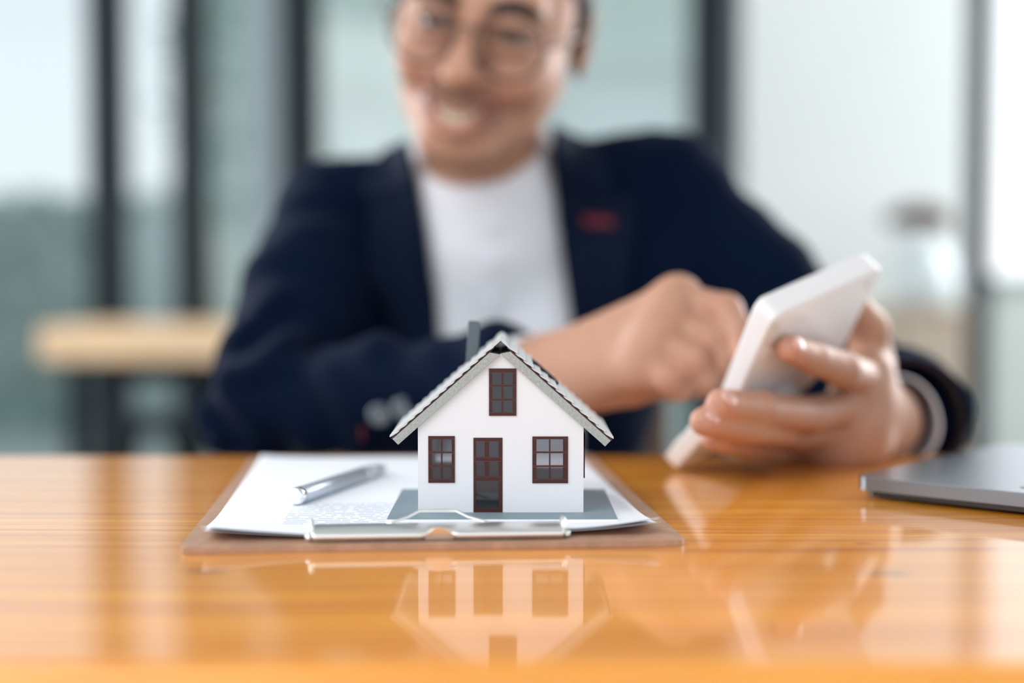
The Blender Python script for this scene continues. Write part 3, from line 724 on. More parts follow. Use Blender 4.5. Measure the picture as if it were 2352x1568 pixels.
# roof slabs, tiles, ridge
OF, OB = -.0022, DP + .010
sl = R(41.6); sy, cy = math.sin(sl), math.cos(sl)
TS = .0040                                   # slab thickness
zU = zA + .0001                              # underside apex height
slopeL = .0700
for s_ in (-1, 1):
    # slope frame: a = down the slope, n = outward normal
    a = Vector((s_ * cy, 0, -sy)); n_ = Vector((s_ * sy, 0, cy)); o_ = Vector((0, 0, zU))
    def Q(da, dy, dn): v = o_ + a * da + n_ * dn; return Vector((v.x, dy, v.z))
    bm = bmesh.new()
    L0 = .0036 if s_ < 0 else .0030
    LE = .0672 if s_ < 0 else .0684
    vs = [bm.verts.new(Q(*q)) for q in ((L0 - .003, OF, 0), (LE, OF, 0), (LE + .0002, OF, TS), (L0, OF, TS), (L0 - .003, OB, 0), (LE, OB, 0), (LE + .0002, OB, TS), (L0, OB, TS))]
    for f in ((0, 1, 2, 3), (7, 6, 5, 4), (0, 4, 5, 1), (1, 5, 6, 2), (2, 6, 7, 3), (3, 7, 4, 0)): bm.faces.new([vs[i] for i in f])
    slab = bm_obj('roof_board', bm, M['fascia'], house, bevel=.0001); tag(slab, 'grey speckled chipboard roof slab')
    bm = bmesh.new()
    vs = [bm.verts.new(Q(*q)) for q in ((.0004, OF + .0008, TS + .0001), (LE + .0006, OF + .0008, TS + .0001), (LE + .0006, OF + .0008, TS + .0006), (.0004, OF + .0008, TS + .0006), (.0004, OB, TS + .0001), (LE + .0006, OB, TS + .0001), (LE + .0006, OB, TS + .0006), (.0004, OB, TS + .0006))]
    for f in ((0, 1, 2, 3), (7, 6, 5, 4), (0, 4, 5, 1), (1, 5, 6, 2), (2, 6, 7, 3), (3, 7, 4, 0)): bm.faces.new([vs[i] for i in f])
    bm_obj('tile_backing', bm, M['under'], slab)
    # one tile, shared mesh
    NR, NC = 13, 10
    th = (LE + .0002 - .0002) / NR; tw = (OB - OF + .0002) / NC
    bm = bmesh.new(); rows = []
    for (da, dn) in ((0, .0001), (th * .35, .0008), (th * .75, .0013), (th * .98, .00150), (th * 1.06, .00125), (th * 1.04, .00085), (th * .3, .0001)):
        rows.append([bm.verts.new(a * da + n_ * (dn + w_) + Vector((0, yy, 0))) for yy, w_ in ((.00004, -.00005), (tw * .3, .00012), (tw * .7, .00012), (tw - .00004, -.00005))])
    for A, B in zip(rows, rows[1:] + rows[:1]):
        for k in range(3): bm.faces.new((A[k], A[k + 1], B[k + 1], B[k]))
    bm.faces.new([r_[0] for r_ in rows]); bm.faces.new([r_[3] for r_ in rows][::-1])
    bmesh.ops.recalc_face_normals(bm, faces=bm.faces)
    tme = bpy.data.meshes.new('roof_tile'); bm.to_mesh(tme); bm.free(); tme.materials.append(M['tile'])
    rr = random.Random(5)
    for i in range(NR):
        for j in range(NC):
            t = bpy.data.objects.new('roof_tile', tme); C.objects.link(t); t.parent = house
            t.location = Q(.0002 + i * th, OF + j * tw, TS + .0006) + Vector((0, 0, rr.uniform(0, .00008)))
# ridge caps
bm = bmesh.new(); tw = (OB - OF) / 9
for k in range(9):
    pass
zR = zU + (TS + .0006) / cy
capm = bpy.data.meshes.new('ridge_tile'); rows = []
for yy, g_ in ((0, 1.10), (tw * .5, 1.0), (tw * 1.02, .92)):
    rows.append([bm.verts.new((x * g_, yy, z * g_)) for x, z in ((-.0042, -.0030), (-.0022, -.0004), (0, .0009), (.0022, -.0004), (.0042, -.0030), (.0038, -.0036), (0, -.0002), (-.0038, -.0036))])
for A, B in zip(rows, rows[1:]):
    for k in range(8): bm.faces.new((A[k], A[(k + 1) % 8], B[(k + 1) % 8], B[k]))
bm.faces.new(rows[0][::-1]); bm.faces.new(rows[-1]); bmesh.ops.recalc_face_normals(bm, faces=bm.faces); bm.to_mesh(capm); bm.free(); capm.materials.append(M['tile'])
for k in range(9):
    t = bpy.data.objects.new('ridge_tile', capm); C.objects.link(t); t.parent = house; t.location = (0, OF + .0015 + k * tw * .985, zR + .0004)
# chimney, leaning a touch
bm = bmesh.new(); add_box(bm, (-.0031, -.0035, -.004), (.0031, .0035, .0285))
add_box(bm, (-.0026, -.0030, .0285), (.0026, .0030, .0289))
bmesh.ops.transform(bm, matrix=Matrix.Translation((-.0165, .068, .0660)) @ Matrix.Rotation(R(3.5), 4, 'Y'), verts=bm.verts)
bm_obj('chimney', bm, M['chimney'], house, bevel=.0002)
# skylight on the right slope
a = Vector((cy, 0, -sy)); n_ = Vector((sy, 0, cy)); o_ = Vector((0, 0, zU))
bm = bmesh.new()
mS = Matrix.Translation(o_) @ Matrix(((a.x, 0, n_.x, 0), (0, 1, 0, 0), (a.z, 0, n_.z, 0), (0, 0, 0, 1)))
prism_bm(bm, rect(.016, .040, .034, .062), [rect(.018, .042, .032, .060)], .0012, 'xy', TS + .0016); bmesh.ops.transform(bm, matrix=mS, verts=bm.verts)
sk = bm_obj('skylight', bm, M['dark_frame'], house)
bm = bmesh.new(); add_box(bm, (.018, .042, TS + .0016), (.032, .060, TS + .0022), mS); bm_obj('pane', bm, M['laptop_dark'], sk)

# ================================================================== laptop
la = Vector((.0685, -.0595, 0)).normalized(); lang = math.atan2(la.y, la.x)
lc = Vector((.1896, .7868, 0))
lap = empty('laptop', lc, lang); tag(lap, 'closed grey metal laptop at the right edge of the table', 'laptop')
bm = bmesh.new(); prism_bm(bm, rrect(.004, .004, .300, .208, .008), [], .0034, 'xy', .0018); bm_obj('base', bm, M['laptop_dark'], lap, bevel=.0012, seg=3)
bm = bmesh.new(); prism_bm(bm, rrect(0, 0, .304, .212, .010), [], .0076, 'xy', .0050); bm_obj('lid', bm, M['laptop'], lap, bevel=.0022, seg=3)
box('hinge', (.03, .2118, .004), (.274, .2150, .0115), M['laptop_dark'], lap, bevel=.001)
bm = bmesh.new(); lathe_bm(bm, [(0, 0), (.0085, 0), (.0085, .0002), (0, .0002)], 24, Matrix.Translation((.100, .020, .0126)) @ Matrix.Diagonal((1.6, .8, 1, 1))); bm_obj('emblem', bm, M['laptop_dark'], lap)
for x in (.02, .284):
    for y in (.02, .19):
        bm = bmesh.new(); lathe_bm(bm, [(0, 0), (.007, 0), (.007, .0019), (0, .0019)], 16, Matrix.Translation((x, y, 0))); bm_obj('rubber_foot', bm, M['laptop_dark'], lap)
#@@CALC
# ================================================================== calculator held up on edge
BLc = P(1530, 1070, .900); TLc = P(1758, 704, .805)
Lv = (TLc - BLc); CL = Lv.length; Lv.normalize()
TRc = P(2012, 590, .874); Wv = (TRc - TLc); Wv -= Lv * Wv.dot(Lv); CW = .110; Wv.normalize()
Nv = Lv.cross(Wv).normalized()             # key side, towards the man
CM = Matrix.Translation(BLc) @ Matrix((( Wv.x, Lv.x, Nv.x, 0), (Wv.y, Lv.y, Nv.y, 0), (Wv.z, Lv.z, Nv.z, 0), (0, 0, 0, 1)))
calc = empty('calculator', (0, 0, 0)); calc.matrix_world = CM; tag(calc, 'white desk calculator held up in both hands over the table', 'calculator')
KN = .50 * CL
def bendn(v):  # centre plane of the body: kinked about the middle
    k = .0105
    return -k * (v / KN) if v < KN else -k * (1 - (v - KN) / (CL - KN))
def half(v): return .0062 + .0016 * max(0, (v - KN) / (CL - KN))
bm = bmesh.new(); rcn = .010; secs = []
ends = [0, .0007, .0016, .0028, .0045, .0068, .0095]
vlist = ends + [.0095 + (CL - .019) * k / 22 for k in range(1, 22)] + [CL - e for e in ends[::-1]]
rcn = .0085
for v in vlist:
    e = min(v, CL - v); iw = rcn - math.sqrt(max(0, rcn * rcn - max(0, rcn - e) ** 2)) if e < rcn else 0
    hh = half(v); nb = bendn(v); re = .0018
    hh2 = hh - .0018 * max(0, 1 - e / .0018) ** 2
    x0_, x1_ = iw, CW - iw
    secs.append([bm.verts.new((x, v, nb + n1)) for x, n1 in ((x0_ + re, -hh2), (x1_ - re, -hh2), (x1_ - re * .3, -hh2 + re * .3), (x1_, -hh2 + re), (x1_, hh2 - re), (x1_ - re * .3, hh2 - re * .3), (x1_ - re, hh2), (x0_ + re, hh2), (x0_ + re * .3, hh2 - re * .3), (x0_, hh2 - re), (x0_, -hh2 + re), (x0_ + re * .3, -hh2 + re * .3))])
for A, B in zip(secs, secs[1:]):
    for k in range(12): bm.faces.new((A[k], A[(k + 1) % 12], B[(k + 1) % 12], B[k]))
bm.faces.new(secs[0][::-1]); bm.faces.new(secs[-1])
cbod = bm_obj('body', bm, M['calc'], calc, smooth=True); cbod.modifiers.new('wn', 'WEIGHTED_NORMAL').weight = 100
# display, solar strip and keys on the far side
def on_key(x0_, x1_, v0, v1, t, name, material, par=calc, lift=0):
    q = (v0 + v1) / 2; s_ = (bendn(v1) + half(v1) - bendn(v0) - half(v0)) / (v1 - v0); z = bendn(q) + half(q)
    m_ = Matrix.Translation(((x0_ + x1_) / 2, q, z)) @ Matrix.Rotation(math.atan(s_), 4, 'X')
    hx_, hv = (x1_ - x0_) / 2, (v1 - v0) / 2
    return box(name, (-hx_, -hv, -.0008 + lift), (hx_, hv, t + lift), material, par, bevel=.0006, m4=m_)
scn = on_key(.008, .096, CL * .74, CL * .93, .0006, 'display_bezel', M['key_grey']); on_key(.012, .092, CL * .765, CL * .905, .0003, 'display', M['lcd'], scn, .0007)
on_key(.055, .095, CL * .945, CL * .985, .0003, 'solar_cell', M['laptop_dark'])
for r_ in range(5):
    for c_ in range(5):
        v0 = CL * (.05 + r_ * .128); xk = .008 + c_ * .0182
        on_key(xk, xk + .0152, v0, v0 + CL * .098, .0022, 'key', M['key_grey'] if c_ == 4 or r_ == 4 else M['key_white'])
for x, v in ((.010, CL - .011), (CW - .010, CL - .011), (.010, .011), (CW - .010, .011)):
    bm = bmesh.new(); lathe_bm(bm, [(0, -.0008), (.0022, -.0008), (.0022, 0), (0, .0002)], 16, Matrix.Translation((x, v, bendn(v) - half(v))))
    bm_obj('screw_cover', bm, M['calc_back'], calc)
#@@PERSON
# ================================================================== person
man = empty('person', (-.02, 1.42, FL)); tag(man, 'smiling person in navy blazer and white shirt leaning over the table', 'person')
mi = Matrix.Translation((.02, -1.42, -FL))
# head frame: -y is the face
eyes = P(1086, 60, 1.150)
HM = Matrix.Translation(eyes) @ Matrix.Rotation(R(-7), 4, 'Z') @ Matrix.Rotation(R(12.5), 4, 'Y') @ Matrix.Rotation(R(13), 4, 'X') @ Matrix.Translation((0, .088, 0))
h = S(HM)
h.ell((0, .014, .040), (.077, .094, .080), .02)
h.ell((0, -.026, -.016), (.0725, .060, .084), .02)
h.ell((0, -.030, -.062), (.054, .050, .046), .02)
for s_ in (-1, 1):
    h.cone((s_ * .056, .004, -.045), (s_ * .020, -.072, -.097), .013, .014, .022)
    h.sph((s_ * .042, -.064, -.030), .0225, .02)
    h.ell((s_ * .038, -.077, -.040), (.019, .016, .015), .012)
h.ell((0, -.080, -.100), (.020, .015, .014), .02)
h.cone((-.040, -.078, .022), (.040, -.078, .022), .014, .014, .016)
for s_ in (-1, 1):
    h.sph((s_ * .033, -.106, -.002), .014, .014, True)
    h.ell((s_ * .0325, -.0845, .0069), (.0175, .0115, .0085), .004)
    h.ell((s_ * .0325, -.0835, -.0119), (.0165, .0105, .0075), .004)
h.chain([(0, -.088, .012), (0, -.101, -.016), (0, -.111, -.0355)], [.0095, .0100, .0140], .010)
for s_ in (-1, 1): h.sph((s_ * .0175, -.0975, -.0400), .0095, .007)
h.ell((0, -.078, -.066), (.034, .026, .026), .014)
for s_ in (-1, 1): h.ell((s_ * .0080, -.108, -.0500), (.0035, .005, .004), .003, True)
smile = lambda t, w_, y_, zc, up: (w_ * t, y_ + .020 * t * t, zc + up * t * t)
ts = [-1, -.66, -.33, 0, .33, .66, 1]
for s_ in (-1, 1): h.chain([(s_ * .020, -.103, -.046), (s_ * .034, -.094, -.058), (s_ * .040, -.086, -.070)], [.003, .0045, .003], .008, True)
upper = [smile(t, .0350, -.1070, -.0640, .0155) for t in ts]
lower = [smile(t, .0330, -.1045, -.0850, .0345) for t in ts]
mouth = [smile(t, .0325, -.1085, -.0738, .0235) for t in ts]
h.chain(mouth, [.0022, .0060, .0082, .0088, .0082, .0060, .0022], .004, True)
h.chain(upper, [.0022, .0030, .0035, .0033, .0035, .0030, .0022], .003)
h.chain(lower, [.0022, .0036, .0048, .0052, .0048, .0036, .0022], .003)
for s_ in (-1, 1):
    h.ell((s_ * .0795, .014, -.004), (.0085, .019, .032), .006, rot=(12, 0, s_ * 18))
    h.ell((s_ * .0875, .006, .000), (.0060, .011, .020), .004, True, rot=(12, 0, s_ * 18))
h.cone((0, .020, -.050), (0, .040, -.105), .054, .054, .02)

body = S(); body.nest(h, .01)
neckb = Vector((-.030, 1.318, .165))
hc = HM @ Vector((0, .035, -.09))
shL, shR = Vector((-.172, 1.360, .180)), Vector((.150, 1.355, .206))
torso = S(); torso.cone(hc, neckb, .050, .056, .02)
torso.cone(shL, shR, .044, .044, .04); torso.ell((-.015, 1.385, .05), (.150, .095, .17), .05); torso.ell((-.015, 1.47, -.16), (.150, .105, .17), .05)
body.nest(torso, .01)
elL = P(612, 912, 1.135); wrL = P(1258, 868, .992)
elR = P(2022, 935, 1.190); wrR = P(2018, 968, 1.000)
body.cone(shL, elL, .040, .030, .03); body.cone(elL, wrL, .030, .025, .02)
body.cone(shR, elR, .040, .030, .03); body.cone(elR, wrR, .030, .026, .02)

def hand(wrist, mcps, fingers, thumb, palmk=.012, wr=.025, prad=.0135, pad=None):
    s = S()
    for m_ in mcps: s.cone(wrist, m_, wr * .82, prad, palmk)
    for a, b in zip(mcps, mcps[1:]): s.cone(a, b, prad, prad, palmk)
    if pad:
        for c, r_ in pad: s.ell(c, r_, .012)
    t = S(); t.chain([p for p, _ in thumb], [r_ for _, r_ in thumb], .005); s.nest(t, .010)
    for m_, f in zip(mcps, fingers):
        g = S(); g.chain([m_] + [p for p, _ in f], [.0115] + [r_ for _, r_ in f], .004)
        s.nest(g, .0035)
    return s
# hand on image left: pressing the keys (index out, others curled)
i0, m0, r0, p0 = P(1556, 688, .950), P(1538, 738, .938), P(1508, 785, .932), P(1478, 838, .930)
fg = [
    [(P(1668, 712, .925), .0105), (P(1700, 762, .905), .0090), (P(1705, 812, .890), .0078)],
    [(P(1642, 780, .918), .0105), (P(1676, 828, .912), .0090), (P(1668, 864, .922), .0080)],
    [(P(1600, 828, .910), .0105), (P(1628, 868, .912), .0090), (P(1612, 888, .930), .0080)],
    [(P(1540, 868, .912), .0100), (P(1566, 888, .918), .0088), (P(1545, 896, .935), .0078)]]
th1 = [(P(1340, 880, .985), .019), (P(1450, 880, .965), .015), (P(1590, 862, .955), .0115), (P(1690, 822, .940), .0088)]
hand1 = hand(wrL, [i0, m0, r0, p0], fg, th1, wr=.030, prad=.0145, pad=[(P(1370, 862, .975), (.030, .020, .020))])
body.nest(hand1, .012)
# hand on image right: holding the calculator from behind and below
i1, m1, r1, p1 = P(1990, 868, .938), P(1985, 925, .930), P(1968, 975, .926), P(1945, 1018, .930)
def cpt(x, v, n_): return CM @ Vector((x, v, n_))
def onback(px, py, r_, gap=0.0):
    """centre of a finger joint of radius r_ that lies on the calculator's back"""
    a, b = .78, .95
    for _ in range(40):
        Y = (a + b) / 2; q = CM.inverted() @ P(px, py, Y); v = min(max(q.y, 0), CL)
        if q.z < bendn(v) - half(v) - r_ * .93 - gap: a = Y
        else: b = Y
    return P(px, py, Y)
tip_i = onback(1812, 800, .0084); tip_m = onback(1656, 926, .0086); tip_r = onback(1618, 968, .0084, .001); tip_p = onback(1640, 1008, .0076, .003)
fg2 = [
    [(onback(1936, 848, .0108, .010), .0108), (onback(1868, 822, .0096, .003), .0096), (tip_i, .0084)],
    [(onback(1862, 952, .0112, .012), .0112), (onback(1748, 938, .0100, .004), .0100), (tip_m, .0086)],
    [(onback(1838, 994, .0108, .014), .0108), (onback(1718, 980, .0096, .006), .0096), (tip_r, .0084)],
    [(onback(1825, 1032, .0098, .010), .0098), (onback(1722, 1018, .0088, .007), .0088), (tip_p, .0076)]]
th2 = [(P(1985, 915, .985), .020), (P(1996, 832, .962), .0160), (P(1996, 752, .945), .0125), (P(1962, 700, .930), .0100)]
hand2 = hand(wrR, [i1, m1, r1, p1], fg2, th2, wr=.026, prad=.0160, pad=[(P(1975, 955, .970), (.024, .030, .032)), (P(1930, 1022, .945), (.034, .030, .016))])
body.nest(hand2, .012)

lo, hi = body.bounds()
bme, bv = sculpt(body, (-.40, .78, -.34), (.46, 1.62, .46), .0022)
skin = link('body', bme, M['skin'], man); bme.transform(mi)
# natural skin colour: lips, stubble, flushed knuckles; painted shade: smile creases, eye sockets
base = np.array([.46, .245, .165]); col = np.tile(base, (len(bme.vertices), 1))
hl = (np.array(bv) @ h.inv[0].T + h.inv[1])
def chaind(p, pts):
    d = np.full(len(p), 9.)
    for a, b in zip(pts, pts[1:]):
        a = np.array(a); b = np.array(b); t = np.clip(((p - a) @ (b - a)) / ((b - a) @ (b - a)), 0, 1); d = np.minimum(d, np.linalg.norm(p - a - t[:, None] * (b - a), axis=1))
    return d
nearh = np.clip((.165 - np.linalg.norm(hl, axis=1)) / .03, 0, 1)
def blend(mask, c):
    global col
    mask = (np.clip(mask, 0, 1) * nearh)[:, None]; col = col * (1 - mask) + np.array(c) * mask
fr = np.clip((-.035 - hl[:, 1]) / .02, 0, 1)
stub = np.exp(-(chaind(hl, [(-.036, -.088, -.070), (-.022, -.1, -.057), (0, -.108, -.0555), (.022, -.1, -.057), (.036, -.088, -.070)]) / .0085) ** 2) * fr
blend(stub * .85, (.075, .042, .028))
jaw = np.clip((-hl[:, 2] - .070) / .03, 0, 1) * np.clip((-.075 - hl[:, 1] * 0 + .0) + .075, 0, 1)
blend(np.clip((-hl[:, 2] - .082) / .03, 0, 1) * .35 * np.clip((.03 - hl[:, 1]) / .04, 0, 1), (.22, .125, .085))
for s_ in (-1, 1): blend(np.exp(-(chaind(hl, [(s_ * .022, -.103, -.048), (s_ * .034, -.094, -.056), (s_ * .040, -.086, -.068)]) / .0055) ** 2) * .55, (.11, .055, .035))  # shade of the smile creases painted into the skin colour
blend(np.clip(1.4 - chaind(hl, upper) / .0036, 0, 1) * .7, (.30, .115, .095))
blend(np.clip(1.4 - chaind(hl, lower) / .0050, 0, 1) * .8, (.27, .06, .065))
blend(np.exp(-(np.minimum(np.linalg.norm(hl - np.array((.043, -.085, -.04)), axis=1), np.linalg.norm(hl - np.array((-.043, -.085, -.04)), axis=1)) / .022) ** 2) * .3, (.52, .22, .15))
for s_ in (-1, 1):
    blend(np.exp(-(np.linalg.norm((hl - np.array((s_ * .033, -.090, .002))) * np.array((.5, .8, 1.0)), axis=1) / .012) ** 2) * .6, (.17, .095, .07))  # eye socket shade, darkened in the skin colour
    blend(np.exp(-((hl[:, 2] + .0024 + 18 * (hl[:, 0] - s_ * .0325) ** 2) / .0022) ** 2) * (np.abs(hl[:, 0] - s_ * .0325) < .0165) * fr * .9, (.02, .013, .011))
bv = np.array(bv)
def spot(pts, rad, c, k):
    global col
    for q in pts:
        mk = (np.exp(-(np.linalg.norm(bv - np.array(q), axis=1) / rad) ** 2) * k)[:, None]; col = col * (1 - mk) + np.array(c) * mk
spot([f[0][0] for f in fg] + [i0, m0], .012, (.48, .20, .13), .5)
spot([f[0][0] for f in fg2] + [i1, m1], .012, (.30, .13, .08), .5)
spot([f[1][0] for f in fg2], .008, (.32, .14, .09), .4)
spot([f[2][0] for f in fg2] + [f[2][0] for f in fg], .010, (.60, .27, .19), .6)
at = bme.color_attributes.new('skin_tone', 'FLOAT_COLOR', 'POINT')
at.data.foreach_set('color', np.hstack([col, np.ones((len(col), 1))]).astype(np.float32).ravel())

def child(name, bm, material, smooth=True, label=None, par=None):
    if par is None: bm.transform(mi)
    o = bm_obj(name, bm, material, par or man, smooth=smooth)
    if label: tag(o, label)
    return o
# fingernails
def nail(pprev, tip, rad, towards, size=.0058):
    d = (Vector(tip) - Vector(pprev)).normalized(); u = Vector(towards); u = (u - d * u.dot(d)).normalized(); s_ = d.cross(u)
    bm = bmesh.new(); bmesh.ops.create_uvsphere(bm, u_segments=16, v_segments=10, radius=1)
    c = Vector(tip) + d * rad * .12 + u * (rad * .80)
    bmesh.ops.transform(bm, matrix=Matrix.Translation(c) @ Matrix(((d.x, s_.x, u.x, 0), (d.y, s_.y, u.y, 0), (d.z, s_.z, u.z, 0), (0, 0, 0, 1))) @ Matrix.Diagonal((size * 1.2, size * .92, rad * .28, 1)), verts=bm.verts)
    child('fingernail', bm, M['nail'])
tocam = Vector((-.3, -1, .35))
for f, sz in zip(fg2, (.0056, .0060, .0050, .0044)): nail(f[1][0], f[2][0], f[2][1], tocam, sz)
nail(th1[2][0], th1[3][0], .0088, (0, -.6, .8)); nail(fg[0][1][0], fg[0][2][0], .0078, (.5, .4, .7))

# eyes, teeth, brows
for s_ in (-1, 1):
    bm = bmesh.new(); bmesh.ops.create_uvsphere(bm, u_segments=24, v_segments=16, radius=.0118, matrix=HM @ Matrix.Translation((s_ * .0325, -.0800, -.0018)))
    eb = child('eyeball', bm, M['eye_white'])
    bm = bmesh.new(); bmesh.ops.create_uvsphere(bm, u_segments=16, v_segments=10, radius=.0080, matrix=HM @ Matrix.Translation((s_ * .0325 - .0005, -.0853, -.0035))); child('iris', bm, M['iris'])
ub = [None]
def head_surf(pts, off=0.0):
    q = trace(lambda p, m_: S.__call__(h2, p, m_), np.array(pts, float), (0, 1, 0), off=off); return q
h2 = S(); h2.items = h.items
for s_ in (-1, 1):
    pts = [(s_ * x, -.14, z) for x, z in ((.013, .0165), (.022, .0205), (.033, .0235), (.044, .0220), (.054, .0150))]
    q = head_surf(pts, .0012); bm = bmesh.new()
    tube_bm(bm, [tuple(HM @ Vector(p)) for p in q], [.0034, .0050, .0052, .0044, .0018], 10, flat=1); child('eyebrow', bm, M['brow'])
bm = bmesh.new()   # row of teeth following the smile
for k in range(8):
    t = (k - 3.5) / 4.0; c = smile(t, .0310, -.1010, -.0722, .0190)
    a = math.atan2(.040 * t, .0235) 
    bmesh.ops.create_cube(bm, size=1, matrix=HM @ Matrix.Translation(c) @ Matrix.Rotation(a, 4, 'Z') @ Matrix.Diagonal((.0076, .004, .0125 - .003 * abs(t), 1)))
tt = child('teeth', bm, M['tooth'], smooth=False); bvm = tt.modifiers.new('b', 'BEVEL'); bvm.width = .0012; bvm.segments = 2
# hair cap
hr = S(HM); hr.ell((0, .020, .050), (.0835, .099, .084), .02); hr.ell((0, .060, .0), (.070, .055, .06), .03)
for s_ in (-1, 1): hr.cone((s_ * .074, -.006, .03), (s_ * .076, -.004, -.006), .010, .005, .012)
hr.ell((0, -.105, -.020), (.074, .075, .100), .012, True); hr.ell((0, -.03, -.09), (.1, .09, .075), .01, True)
me_, _ = sculpt(hr, *hr_b if False else (np.array(HM @ Vector((0, 0, 0))) - .17, np.array(HM @ Vector((0, 0, 0))) + .17), .0035)
me_.transform(mi); link('hair', me_, M['hair'], man)

# ---- clothing. jacket
slR = P(2082, 962, 1.010)
WR2 = wrR + (elR - wrR) * .16
jk = S()
jk.cone(shL + Vector((.01, .01, .0)), shR + Vector((-.01, .01, .0)), .052, .054, .04)
jk.cone(neckb + Vector((0, .045, -.010)), Vector((-.015, 1.42, .12)), .074, .09, .04)
jk.ell((-.015, 1.385, .05), (.166, .114, .185), .05); jk.ell((-.015, 1.47, -.16), (.170, .128, .20), .05)
jk.chain([shL, shL.lerp(elL, .5) + Vector((.002, 0, .004)), elL], [.054, .050, .045], .025)
jk.chain([elL + Vector((.0, -.004, -.004)), elL.lerp(wrL, .45) + Vector((0, 0, -.006)), elL.lerp(wrL, .86), wrL], [.045, .040, .0365, .0365], .02)
jk.cone((.10, 1.34, .14), (.20, 1.30, .06), .07, .05, .03); jk.cone((-.11, 1.34, .12), (-.19, 1.29, .05), .06, .045, .03)
jk.chain([shR, shR.lerp(elR, .5) + Vector((-.004, 0, .0)), elR], [.054, .049, .046], .025)
jk.chain([elR, elR.lerp(slR, .5) + Vector((.003, 0, .002)), slR], [.046, .045, .0455], .02)
# hollow of the near sleeve, so cuff and wrist show inside
axR = (elR - slR).normalized(); endR = np.array(slR); axn = np.array(axR)
axLd = (elL - wrL).normalized(); endL = np.array(wrL.lerp(elL, .09)); axl = np.array(axLd)
fold_dirs = [(np.array(shL), np.array(elL)), (np.array(elL), np.array(wrL)), (np.array(shR), np.array(elR)), (np.array(elR), np.array(wrR))]
def folds(p, d):
    out = np.zeros(len(p))
    for n_, (a, b) in enumerate(fold_dirs):
        ab = b - a; L_ = np.linalg.norm(ab); u = ab / L_; q = p - a; t = (q @ u) / L_
        perp = q - (q @ u)[:, None] * u; r = np.linalg.norm(perp, axis=1)
        near = np.exp(-(r / .085) ** 4) * (t > -.15) * (t < 1.15)
        wv = np.sin(t * 19 + 3.0 * np.sin(perp[:, 2] * 40 + n_) + perp[:, 0] * 45 + n_ * 1.7) * .55 + np.sin(t * 33 + perp[:, 1] * 70 + 2.2 * np.sin(perp[:, 2] * 55)) * .45
        amp = .0034 + .0042 * (np.exp(-((t - 1) / .25) ** 2) if n_ in (0, 2) else np.exp(-(t / .3) ** 2))
        out += near * wv * amp
    tor = np.exp(-((p[:, 0] + .015) / .16) ** 4) * (p[:, 1] < 1.40)
    out += tor * .0018 * np.sin(p[:, 0] * 60 + p[:, 2] * 38 + 2 * np.sin(p[:, 2] * 25))
    return out
def seg2(px, pz, poly):
    """signed distance to polygon in the xz plane"""
    n_ = len(poly); d = np.full(len(px), 9.); ins_ = np.zeros(len(px), bool)
    for i in range(n_):
        a = poly[i]; b = poly[(i + 1) % n_]; ex, ez = b[0] - a[0], b[1] - a[1]; wx, wz = px - a[0], pz - a[1]
        t = np.clip((wx * ex + wz * ez) / (ex * ex + ez * ez), 0, 1); d = np.minimum(d, np.hypot(wx - t * ex, wz - t * ez))
        c = ((a[1] > pz) != (b[1] > pz)); xx = (b[0] - a[0]) * (pz - a[1]) / (b[1] - a[1] + 1e-12) + a[0]; ins_ ^= c & (px < xx)
    return np.where(ins_, -d, d)
YF = 1.26
def xz(px, py, Y=YF): q = P(px, py, Y); return (q.x, q.z)
VO = [xz(905, 300), xz(935, 330), xz(962, 420), xz(985, 560), xz(1000, 700), xz(1010, 900), xz(1060, 1500), xz(1340, 1500), xz(1335, 900), xz(1312, 720), xz(1285, 520), xz(1272, 380), xz(1275, 270), xz(1260, 150), xz(920, 150)]
def jfin(p, d):
    d = np.minimum(d, torso(p, .03) - .013) + folds(p, d)
    # front opening and neck opening
    cut = seg2(p[:, 0], p[:, 2], VO); cut = np.maximum(np.maximum(cut, p[:, 1] - 1.345), 1.165 - p[:, 1])
    q = p - np.array(neckb + Vector((0, .004, 0))); ncut = np.maximum(np.hypot(q[:, 0], q[:, 1] - (p[:, 2] - neckb.z) * .0) - .074, -(p[:, 2] - .12))
    dd = np.maximum(d, -cut); dd = np.maximum(dd, -ncut)
    # sleeve ends
    for e_, ax in ((endR, axn), (endL, axl)):
        q = p - e_; t = q @ ax; r = np.linalg.norm(q - t[:, None] * ax, axis=1)
        dd = np.where((r < .085) & (t > -.06), np.maximum(dd, -t), dd)
    # sleeves are hollow near their ends
    for e_, ax, rr_ in ((endR, axn, .0405), (endL, axl, .0315)):
        q = p - e_; t = q @ ax; r = np.linalg.norm(q - t[:, None] * ax, axis=1)
        hole = np.maximum(r - rr_, t - .030); dd = np.maximum(dd, -hole)
    # sleeves rest on the table and do not sink into it
    dd = np.where(p[:, 1] < TY1 + .02, np.maximum(dd, .0006 - p[:, 2]), dd)
    return dd
jk.fin = jfin
jme, jv = sculpt(jk, (-.36, .90, -.36), (.46, 1.64, .36), .0030)
jme.transform(mi); jacket = link('blazer', jme, M['navy'], man); tag(jacket, 'dark navy blazer')
jchest = S(); jchest.items = jk.items[:6] + jk.items[9:13]; jchest.fin = lambda p, d: np.minimum(d, torso(p, .6) - .013) + folds(p, d)
jsurf = S(); jsurf.items = jk.items; jsurf.fin = lambda p, d: np.minimum(d, torso(p, .6) - .013) + folds(p, d)
